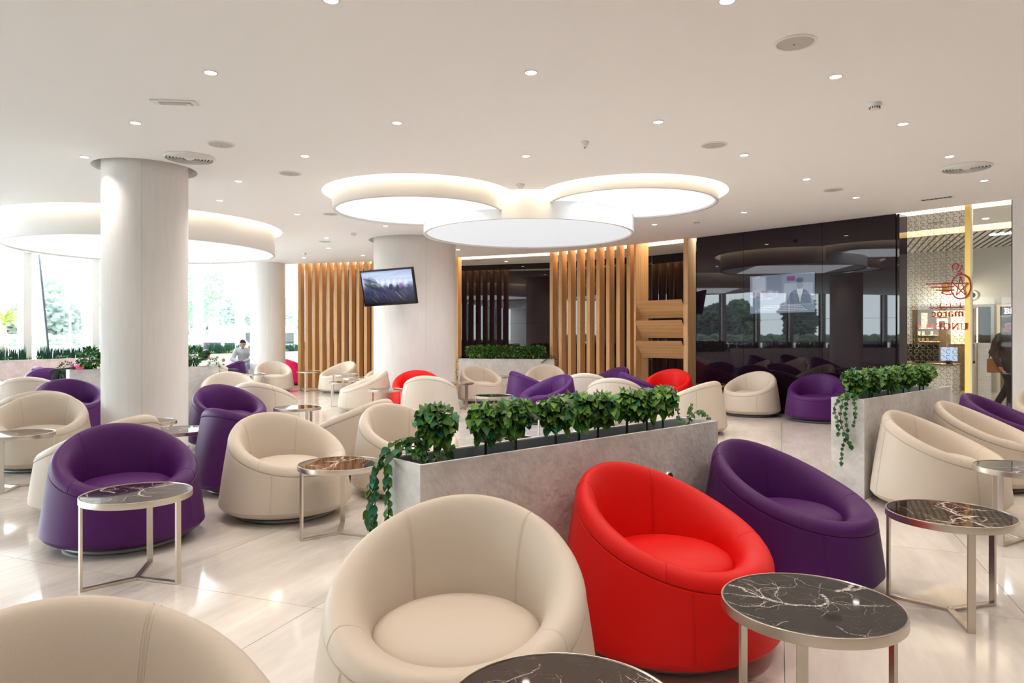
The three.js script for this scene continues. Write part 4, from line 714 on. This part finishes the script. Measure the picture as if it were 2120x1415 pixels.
// ---------------------------------------------------------------- people
function sdf(caps, cell, k = 0.025) {
  const lo = [1e9, 1e9, 1e9], hi = [-1e9, -1e9, -1e9];
  for (const [ax, ay, az, ra, bx, by, bz, rb] of caps) [[ax, ay, az, ra], [bx, by, bz, rb]].forEach(([x, y, z, r]) => [x, y, z].forEach((v, i) => { lo[i] = Math.min(lo[i], v - r); hi[i] = Math.max(hi[i], v + r); }));
  const c = lo.map((v, i) => (v + hi[i]) / 2), half = Math.max(...lo.map((v, i) => hi[i] - v)) / 2 + cell * 4, n = Math.ceil(half * 2 / cell), mc = new MarchingCubes(n, new THREE.MeshBasicMaterial(), false, false, 120000);
  mc.isolation = 0;
  for (let z = 0; z < n; z++) for (let y = 0; y < n; y++) for (let x = 0; x < n; x++) {
    const px = c[0] + (x - n / 2) / (n / 2) * half, py = c[1] + (y - n / 2) / (n / 2) * half, pz = c[2] + (z - n / 2) / (n / 2) * half; let d = 10;
    if (px < lo[0] - 0.06 || px > hi[0] + 0.06 || py < lo[1] - 0.06 || py > hi[1] + 0.06 || pz < lo[2] - 0.06 || pz > hi[2] + 0.06) { mc.field[x + y * n + z * n * n] = -0.1; continue; }
    for (const [ax, ay, az, ra, bx, by, bz, rb] of caps) {
      const vx = bx - ax, vy = by - ay, vz = bz - az, l = vx * vx + vy * vy + vz * vz || 1e-9, t = Math.max(0, Math.min(1, ((px - ax) * vx + (py - ay) * vy + (pz - az) * vz) / l));
      const e = Math.hypot(px - ax - vx * t, py - ay - vy * t, pz - az - vz * t) - ra - (rb - ra) * t, h = Math.max(0, Math.min(1, 0.5 + 0.5 * (d - e) / k)); d = d * (1 - h) + e * h - k * h * (1 - h);
    }
    mc.field[x + y * n + z * n * n] = -d;
  }
  mc.update();
  const g = new THREE.BufferGeometry(), p = mc.positionArray.slice(0, mc.count * 3), nn = mc.normalArray.slice(0, mc.count * 3);
  for (let i = 0; i < p.length; i++) p[i] = p[i] * half + c[i % 3];
  g.setAttribute('position', new THREE.BufferAttribute(p, 3)); const m = mergeVertices(g, cell * 0.02); m.computeVertexNormals(); const q = m.toNonIndexed(); q.setAttribute('uv', new THREE.BufferAttribute(new Float32Array(q.attributes.position.count * 2), 2)); return q;
}
const cap = (a, ra, b, rb) => [...a, ra, ...b, rb];
function hand(w, e, side) {                                                 // wrist, knuckle direction target: palm and five bent fingers
  const W = new THREE.Vector3(...w), d = new THREE.Vector3(...e).normalize(), s = new THREE.Vector3(0, 1, 0).cross(d).normalize().multiplyScalar(side), u = d.clone().cross(s).normalize(), P = (a, b, c) => W.clone().addScaledVector(d, a).addScaledVector(s, b).addScaledVector(u, c).toArray();
  const out = [cap(P(0, 0, 0), 0.024, P(0.05, -0.012, 0), 0.022), cap(P(0.02, 0.012, 0), 0.020, P(0.075, 0.022, 0), 0.014), cap(P(0.02, -0.014, 0), 0.020, P(0.075, -0.026, 0), 0.013)];
  [[-0.028, 0.055], [-0.010, 0.070], [0.010, 0.074], [0.028, 0.066]].forEach(([b, l]) => { out.push(cap(P(0.075, b, 0), 0.0095, P(0.075 + l * 0.55, b * 1.1, -0.006), 0.0088), cap(P(0.075 + l * 0.55, b * 1.1, -0.006), 0.0088, P(0.075 + l, b * 1.1, -0.028), 0.0075)); });
  out.push(cap(P(0.02, 0.024, 0), 0.013, P(0.055, 0.052, -0.008), 0.011), cap(P(0.055, 0.052, -0.008), 0.011, P(0.085, 0.056, -0.02), 0.009));
  return out;
}
function head([x, y, z], t) {                                               // skull, jaw, nose, ears, neck towards t
  return [cap([x, y + 0.03, z - 0.012], 0.082, [x, y + 0.03, z + 0.012], 0.078), cap([x, y - 0.01, z + 0.02], 0.065, [x, y - 0.075, z + 0.045], 0.042), cap([x, y + 0.01, z + 0.09], 0.010, [x, y - 0.025, z + 0.105], 0.014), cap([x - 0.082, y + 0.005, z], 0.012, [x - 0.084, y - 0.03, z + 0.004], 0.010), cap([x + 0.082, y + 0.005, z], 0.012, [x + 0.084, y - 0.03, z + 0.004], 0.010), cap([x - 0.035, y + 0.022, z + 0.075], 0.012, [x + 0.035, y + 0.022, z + 0.075], 0.012), cap([x - 0.018, y - 0.058, z + 0.083], 0.008, [x + 0.018, y - 0.058, z + 0.083], 0.008), cap([x, y - 0.03, z - 0.01], 0.052, t, 0.058)];
}
function person(label, pos, turn, j, look) {
  const t = thing('person', label, 'person', pos, turn), skin = S({ color: L(0.30, 0.16, 0.10), roughness: 0.6 });
  const limbs = [], top = [], bottom = [], shoes = [], fine = [];
  limbs.push(cap(j.chest, 0.10, j.hip, 0.11)); top.push(cap(j.chest, 0.150, [j.hip[0], j.hip[1] + 0.1, j.hip[2]], 0.155), cap([j.chest[0] - 0.10, j.chest[1] + 0.06, j.chest[2]], 0.085, [j.chest[0] + 0.10, j.chest[1] + 0.06, j.chest[2]], 0.085)); bottom.push(cap([j.hip[0] - 0.07, j.hip[1], j.hip[2]], 0.125, [j.hip[0] + 0.07, j.hip[1], j.hip[2]], 0.125));
  for (const s of [0, 1]) {
    limbs.push(cap(j.sh[s], 0.05, j.el[s], 0.04), cap(j.el[s], 0.04, j.wr[s], 0.026), cap(j.hp[s], 0.08, j.kn[s], 0.055), cap(j.kn[s], 0.055, j.an[s], 0.04), cap(j.an[s], 0.04, j.toe[s], 0.03));
    top.push(cap(j.sh[s], 0.072, j.el[s], 0.054), cap(j.el[s], 0.054, j.wr[s], 0.040)); bottom.push(cap(j.hp[s], 0.105, j.kn[s], 0.072), cap(j.kn[s], 0.072, j.an[s], 0.055)); shoes.push(cap([j.an[s][0], j.an[s][1] - 0.035, j.an[s][2] - 0.02], 0.043, j.toe[s], 0.040));
    fine.push(sdf(hand(j.wr[s], [j.wr[s][0] - j.el[s][0], j.wr[s][1] - j.el[s][1], j.wr[s][2] - j.el[s][2]], s ? 1 : -1), 0.0045, 0.008));
  }
  fine.push(sdf(head(j.head, j.neck), 0.007, 0.02));
  part(t, 'body', merge([sdf(limbs, 0.016), ...fine]), skin);
  part(t, 'top', sdf(top, 0.014, 0.05), look.top); part(t, 'trousers', sdf(bottom, 0.015, 0.04), look.bottom); part(t, 'shoes', sdf(shoes, 0.010), look.shoes);
  const [x, y, z] = j.head;
  part(t, look.cap ? 'cap' : 'hair', sdf([cap([x, y + 0.052, z - 0.02], 0.088, [x, y + 0.066, z + 0.015], 0.080), cap([x, y + 0.0, z - 0.035], 0.072, [x, y + 0.03, z - 0.03], 0.085), ...(look.cap ? [cap([x - 0.04, y + 0.055, z + 0.10], 0.014, [x + 0.04, y + 0.055, z + 0.10], 0.014), cap([x, y + 0.06, z + 0.08], 0.03, [x, y + 0.052, z + 0.13], 0.014)] : [])], 0.009, 0.02), look.hair);
  for (const s of [-1, 1]) part(t, 'eye', new THREE.SphereGeometry(0.009, 10, 8).translate(x + s * 0.031, y + 0.006, z + 0.078), M.black);
  return t;
}
const cloth = (r, g, b) => S({ color: L(r, g, b), roughness: 0.9 });
{
  const sit = { hip: [0, 0.545, -0.10], chest: [0, 0.93, -0.03], neck: [0, 1.05, 0.01], head: [0, 1.155, 0.07], sh: [[-0.185, 0.98, -0.02], [0.185, 0.98, -0.02]], el: [[-0.27, 0.74, 0.12], [0.27, 0.74, 0.12]], wr: [[-0.10, 0.68, 0.30], [0.10, 0.70, 0.30]], hp: [[-0.09, 0.55, -0.04], [0.09, 0.55, -0.04]], kn: [[-0.13, 0.555, 0.45], [0.13, 0.555, 0.45]], an: [[-0.13, 0.11, 0.50], [0.13, 0.11, 0.54]], toe: [[-0.15, 0.042, 0.66], [0.15, 0.042, 0.70]] };
  armchair('beige', 'beige tub armchair under the seated person in grey', -7.72, -20.1, 15);
  const p = person('person in a grey sweater and jeans seated by the windows, looking down', [-7.72, 0, -20.1], 15 * Math.PI / 180, sit, { top: cloth(0.30, 0.30, 0.31), bottom: cloth(0.13, 0.17, 0.24), shoes: M.black, hair: cloth(0.015, 0.012, 0.010) });
  part(p, 'collar', new THREE.TorusGeometry(0.068, 0.018, 8, 24).rotateX(Math.PI / 2 - 0.3).translate(0, 1.045, 0.02), cloth(0.75, 0.74, 0.72), 'white collar');
  const loll = { hip: [0, 0.55, 0.06], chest: [0, 0.74, -0.17], neck: [0, 0.83, -0.22], head: [0, 0.93, -0.26], sh: [[-0.185, 0.78, -0.17], [0.185, 0.78, -0.17]], el: [[-0.27, 0.62, 0.05], [0.27, 0.62, 0.05]], wr: [[-0.10, 0.62, 0.24], [0.10, 0.62, 0.24]], hp: [[-0.09, 0.55, 0.08], [0.09, 0.55, 0.08]], kn: [[-0.15, 0.54, 0.52], [0.15, 0.54, 0.52]], an: [[-0.16, 0.11, 0.66], [0.16, 0.11, 0.66]], toe: [[-0.18, 0.042, 0.82], [0.18, 0.042, 0.82]] };
  person('person in a black cap and white shirt slumped in the white looking armchair', [-6.95, 0, -16.35], 160 * Math.PI / 180, loll, { top: cloth(0.72, 0.72, 0.72), bottom: cloth(0.05, 0.05, 0.06), shoes: M.black, hair: cloth(0.008, 0.008, 0.010), cap: true });
  const walk = { hip: [0, 0.93, 0], chest: [0, 1.32, 0.01], neck: [0, 1.47, 0.015], head: [0, 1.60, 0.03], sh: [[-0.19, 1.38, 0], [0.19, 1.38, 0]], el: [[-0.25, 1.10, -0.08], [0.25, 1.10, 0.02]], wr: [[-0.24, 0.86, 0.04], [0.24, 0.88, 0.14]], hp: [[-0.09, 0.92, 0], [0.09, 0.92, 0]], kn: [[-0.10, 0.50, 0.16], [0.10, 0.50, -0.02]], an: [[-0.10, 0.10, 0.12], [0.10, 0.12, -0.26]], toe: [[-0.11, 0.04, 0.30], [0.11, 0.045, -0.10]] };
  const q = onWall(2.93, 3.2);
  person('person in dark clothes walking past behind the plain glass panel', [q[0], 0, q[1]], WTURN + 1.2, walk, { top: cloth(0.035, 0.02, 0.02), bottom: cloth(0.02, 0.015, 0.015), shoes: M.black, hair: cloth(0.01, 0.008, 0.008) });
  const b = onWall(2.78, 3.02), bag = thing('shoulder_bag', 'brown bag carried by the person behind the plain glass panel', 'bag', [b[0], 0.86, b[1]], WTURN);
  part(bag, 'pouch', rbox(0.22, 0.26, 0.1, 0.03, 0, 0, 0), cloth(0.30, 0.12, 0.05)); part(bag, 'strap', tube([[-0.08, 0.12, 0], [0, 0.5, 0.02], [0.08, 0.12, 0]], 0.01, 16, 6), cloth(0.1, 0.04, 0.02));
  // black jacket draped over the purple chair
  single('jacket', sdf([cap([-0.20, 0.02, 0], 0.05, [0.16, 0.04, 0.02], 0.06), cap([-0.16, -0.02, 0.07], 0.045, [-0.26, -0.28, 0.12], 0.05), cap([-0.02, 0, 0.07], 0.06, [-0.04, -0.33, 0.11], 0.06), cap([0.12, 0, 0.07], 0.06, [0.14, -0.32, 0.10], 0.055), cap([0.05, 0, -0.07], 0.05, [0.05, -0.22, -0.10], 0.05), cap([0.20, 0.0, 0.04], 0.04, [0.30, -0.25, 0.06], 0.035), cap([-0.10, 0, -0.06], 0.05, [-0.12, -0.2, -0.09], 0.05)], 0.014, 0.03), cloth(0.006, 0.006, 0.008), 'black jacket draped over the rim of a purple armchair', 'jacket', null, [-8.74, 0.69, -13.66], 0.9);
  // table with a glass of tea, table with a bottle
  sideTable('side table by the window planter holding a small glass of tea', -8.42, -20.56, 0, 0);
  const tea = thing('tea_glass', 'small glass of amber tea on the table by the window planter', 'glass', [-8.45, 0.501, -20.51]); part(tea, 'glass', lathe([[0, 0.002], [0.03, 0.002], [0.036, 0.11], [0.033, 0.11], [0.027, 0.008]], 20), M.glassPane); part(tea, 'tea', new THREE.CylinderGeometry(0.032, 0.027, 0.075, 18).translate(0, 0.048, 0), S({ color: L(0.35, 0.13, 0.03), roughness: 0.2 }));
  sideTable('far side table behind the pink armchair at the slats, holding a water bottle', -6.98, -22.2, 0, 0);
  const bt = thing('water_bottle', 'clear plastic water bottle behind the pink armchair at the slats', 'bottle', [-6.98, 0.501, -22.2]); part(bt, 'bottle', lathe([[0, 0], [0.035, 0.002], [0.036, 0.15], [0.03, 0.18], [0.014, 0.21], [0.014, 0.235]], 20), Ph({ color: L(0.8, 0.9, 0.98), roughness: 0.08, transmission: 0.7, thickness: 0 })); part(bt, 'bottle_cap', new THREE.CylinderGeometry(0.016, 0.016, 0.02, 16).translate(0, 0.24, 0), M.white);
  // camera on a window post
  const cc = thing('security_camera', 'white security camera on the window post', 'camera', [FX(-21.32) + 0.16, 3.12, -21.2], 0.9); part(cc, 'bracket', box(0.05, 0.2, 0.06, -0.08, 0.06, 0), M.white); part(cc, 'housing', rbox(0.30, 0.11, 0.11, 0.02, 0.1, -0.04, 0), M.white).rotation.z = -0.35; part(cc, 'lens', new THREE.CylinderGeometry(0.035, 0.035, 0.02, 16).rotateZ(Math.PI / 2 - 0.35).translate(0.235, -0.095, 0), M.black);
}
// ---------------------------------------------------------------- outside
{
  struct('ground', box(400, 0.2, 400, -120, -0.36, 0), S({ color: L(0.56, 0.56, 0.54), roughness: 0.95 }));
  const out = (z, dist) => [FX(z) - NF[0] * dist, z - NF[1] * dist];
  const turn = Math.atan2(-U[1], U[0]), r = rng(61), treeM = [L(0.115, 0.145, 0.125), L(0.14, 0.185, 0.135), L(0.11, 0.15, 0.15)].map((c) => S({ color: c, roughness: 0.9 })), bark = S({ color: L(0.16, 0.13, 0.10), roughness: 0.95 });
  const blob = (R, seed) => { const g = new THREE.IcosahedronGeometry(R, 9), p = g.attributes.position, a = lattice(seed, 32); for (let i = 0; i < p.count; i++) { const x = p.getX(i) / R, y = p.getY(i) / R, z = p.getZ(i) / R, k = 0.62 + 0.32 * a(x * 4 + 9, y * 4 + z * 5 + 7) + 0.40 * a(x * 9 + z * 8, y * 10 + 3) + 0.30 * a(x * 21 + z * 19, y * 22); p.setXYZ(i, p.getX(i) * k, p.getY(i) * k, p.getZ(i) * k); } g.computeVertexNormals(); return g; };
  const blobs = [0, 1, 2].map((k) => blob(1, 70 + k));
  for (let k = 0; k < 44; k++) {
    const z = 26 - k * 3.1 + r() * 1.2, [x, zz] = out(z, 44 + (k % 3) * 6 + r() * 3), h = 4.4 + r() * 2.6, kind = k % 3;
    const t = thing('tree', ['dark green tree beyond the road outside the windows', 'mid green tree beyond the road outside the windows', 'blue green tree beyond the road outside the windows'][kind], 'tree', [x, -0.26, zz], r() * 6, ['dark green trees outside', 'mid green trees outside', 'blue green trees outside'][kind]);
    part(t, 'trunk', new THREE.CylinderGeometry(0.12, 0.2, h * 0.6, 8).translate(0, h * 0.3, 0), bark);
    const parts = []; for (let i = 0; i < 6; i++) { const a = r() * 6.28, q = r() * 1.1; parts.push(blobs[i % 3].clone().rotateY(r() * 6).scale(1.1 + r() * 0.7, 1.0 + r() * 0.8, 1.1 + r() * 0.7).translate(Math.cos(a) * q, h * (0.28 + 0.55 * i / 5), Math.sin(a) * q)); }
    part(t, 'crown', merge(parts), treeM[kind]);
  }
  const lw = out(-10, 30); single('roadside_wall', box(150, 1.0, 0.3, 0, 0.5, 0), M.white, 'long low white wall beyond the road outside', 'wall', null, [lw[0], -0.26, lw[1]], turn);
  const hd = out(-10, 36); single('roadside_hedge', merge(Array.from({ length: 60 }, (_, k) => blobs[k % 3].clone().scale(1.5, 0.85, 0.9).translate(-66 + k * 2.2, 0.8, 0))), treeM[1], 'long clipped hedge behind the white roadside wall', 'hedge', null, [hd[0], -0.26, hd[1]], turn);
  // palm
  { const x = (443 - 1060) / 1450 * 38, t = thing('palm_tree', 'palm with a scaly trunk and trimmed pineapple shaped head outside the windows', 'palm', [x, -0.26, -38]); const pm = S({ color: L(0.30, 0.27, 0.25), roughness: 0.95 });
    part(t, 'trunk', lathe([[0.3, 0], [0.24, 0.6], [0.22, 2.4], [0.25, 3.4], [0.40, 4.2], [0.42, 4.5], [0.30, 4.75], [0.24, 4.9]], 24), pm); const sc = new THREE.ConeGeometry(0.05, 0.16, 4).rotateX(2.3), g = []; for (let j = 0; j < 46; j++) for (let i = 0; i < 16; i++) { const y = 0.2 + j * 0.1, R = y < 3.4 ? 0.235 : y < 4.3 ? 0.25 + (y - 3.4) * 0.19 : 0.42 - (y - 4.3) * 0.2; g.push(sc.clone().translate(0, y, R).rotateY((i + (j % 2) / 2) / 16 * 6.283)); } const s = part(t, 'bark_scales', merge(g), pm); s.userData.kind = 'stuff'; part(t, 'crown_stump', lathe([[0.36, 4.85], [0.30, 5.2], [0.1, 5.9], [0, 6.1]], 16), pm);
    const fr = []; for (let i = 0; i < 26; i++) { const a = r() * 6.28; fr.push(leafGeo(2.4, 0.4, 0.5, 0.4).rotateX(-0.7 - r() * 0.5).rotateY(a).translate(0, 5.7, 0)); } part(t, 'fronds', merge(fr), treeM[1]).userData.kind = 'stuff'; }
  { const x = (8 - 1060) / 1450 * 34, t = thing('palm_tree', 'small yellow green palm outside the windows beside the first window post', 'palm', [x, -0.26, -34]); part(t, 'trunk', new THREE.CylinderGeometry(0.12, 0.18, 2.2, 10).translate(0, 1.1, 0), bark); const fr = []; for (let i = 0; i < 30; i++) fr.push(leafGeo(1.3, 0.16, 0.5, 0.7).rotateX(-0.4 - r() * 0.9).rotateY(r() * 6.28).translate(0, 2.2, 0)); part(t, 'fronds', merge(fr), S({ color: L(0.22, 0.27, 0.05), roughness: 0.8 })).userData.kind = 'stuff'; }
  // leafy young tree close to the glass
  { const x = (408 - 1060) / 1450 * 29, t = thing('young_tree', 'slender leafy young tree outside beside the palm', 'tree', [x, -0.26, -29]); part(t, 'trunk', merge([tube([[0, 0, 0], [0.1, 1.2, 0], [0.5, 2.6, 0]], 0.06, 12, 6), tube([[0.05, 0.9, 0], [-0.3, 1.9, 0], [-0.5, 3.0, 0]], 0.045, 12, 6)]), bark); const g = []; for (let i = 0; i < 700; i++) { const a = r() * 6.28, q = Math.sqrt(r()) * 1.1; lamp0.position.set(Math.cos(a) * q, 2.2 + r() * 2.0, Math.sin(a) * q); lamp0.scale.setScalar(3); aim(lamp0, new THREE.Vector3(r() - 0.5, r() - 0.5, r() - 0.5), r() * 6); lamp0.updateMatrix(); g.push(leafBig[0].clone().applyMatrix4(lamp0.matrix)); } part(t, 'foliage', merge(g), S({ color: L(0.10, 0.30, 0.10), roughness: 0.7 })).userData.kind = 'stuff'; }
  // vehicles
  const carBody = (pts, w) => { const s = new THREE.Shape(pts.map(([a, b]) => new THREE.Vector2(a, b))); return new THREE.ExtrudeGeometry(s, { depth: w, bevelEnabled: true, bevelSize: 0.05, bevelThickness: 0.05, bevelSegments: 2 }).translate(0, 0, -w / 2); };
  const vehicle = (name, label, category, pos, trn, pts, win, wheels) => { const t = thing(name, label, category, pos, trn); part(t, 'body', carBody(pts, 1.6), S({ color: L(0.8, 0.8, 0.8), roughness: 0.3 })); for (const [a, b, c, d] of win) for (const s of [-1, 1]) part(t, 'side_window', box(c, d, 0.02, a, b, s * 0.86), M.blackGloss); for (const a of wheels) for (const s of [-1, 1]) part(t, 'wheel', new THREE.CylinderGeometry(0.32, 0.32, 0.2, 24).rotateX(Math.PI / 2).translate(a, 0.32, s * 0.78), M.black); };
  vehicle('van', 'white van parked outside near the far slim column', 'van', [(560 - 1060) / 1450 * 36, -0.26, -36], 0.3, [[-2.4, 0.35], [2.4, 0.35], [2.4, 1.0], [1.7, 1.25], [1.2, 2.1], [-2.4, 2.15]], [[-0.6, 1.55, 1.1, 0.55], [0.75, 1.55, 0.8, 0.55]], [-1.5, 1.5]);
  vehicle('car', 'white car parked outside behind the grass screen beside the palm', 'car', [(470 - 1060) / 1450 * 33, -0.26, -33], 0.2, [[-2.1, 0.35], [2.1, 0.35], [2.15, 0.85], [1.2, 1.0], [0.5, 1.5], [-1.1, 1.52], [-2.05, 1.0]], [[-0.5, 1.2, 0.8, 0.34], [0.3, 1.2, 0.5, 0.3]], [-1.35, 1.35]);
  for (const [px, d, h] of [[89, 50, 3.6], [145, 45, 3.2], [178, 45, 4.0]]) { const t = thing('street_lamp', 'thin white street lamp pole outside the windows', 'street lamp', [(px - 1060) / 1450 * d, -0.26, -d], 0, 'street lamp poles outside'); part(t, 'pole', new THREE.CylinderGeometry(0.05, 0.07, h, 10).translate(0, h / 2, 0), M.white); part(t, 'lamp_head', rbox(0.3, 0.14, 0.3, 0.03, 0, h, 0), M.white); }
  // leaning white struts outside the glass
  for (const [z, lean] of [[-17.3, 0.33], [-18.55, 0.33]]) { const [x, zz] = out(z, 0.55), t = thing('leaning_strut', 'leaning white facade strut just outside the glass', 'strut', [x, -0.26, zz], turn, 'leaning facade struts'); const b = part(t, 'shaft', box(0.20, 4.2, 0.22, 0, 2.1, 0), M.white); b.rotation.z = 0.10; const e = part(t, 'edge', box(0.03, 4.2, 0.05, 0.125, 2.1, 0.1), M.gasket); e.rotation.z = 0.10; }
}
renderer.render(scene, camera);
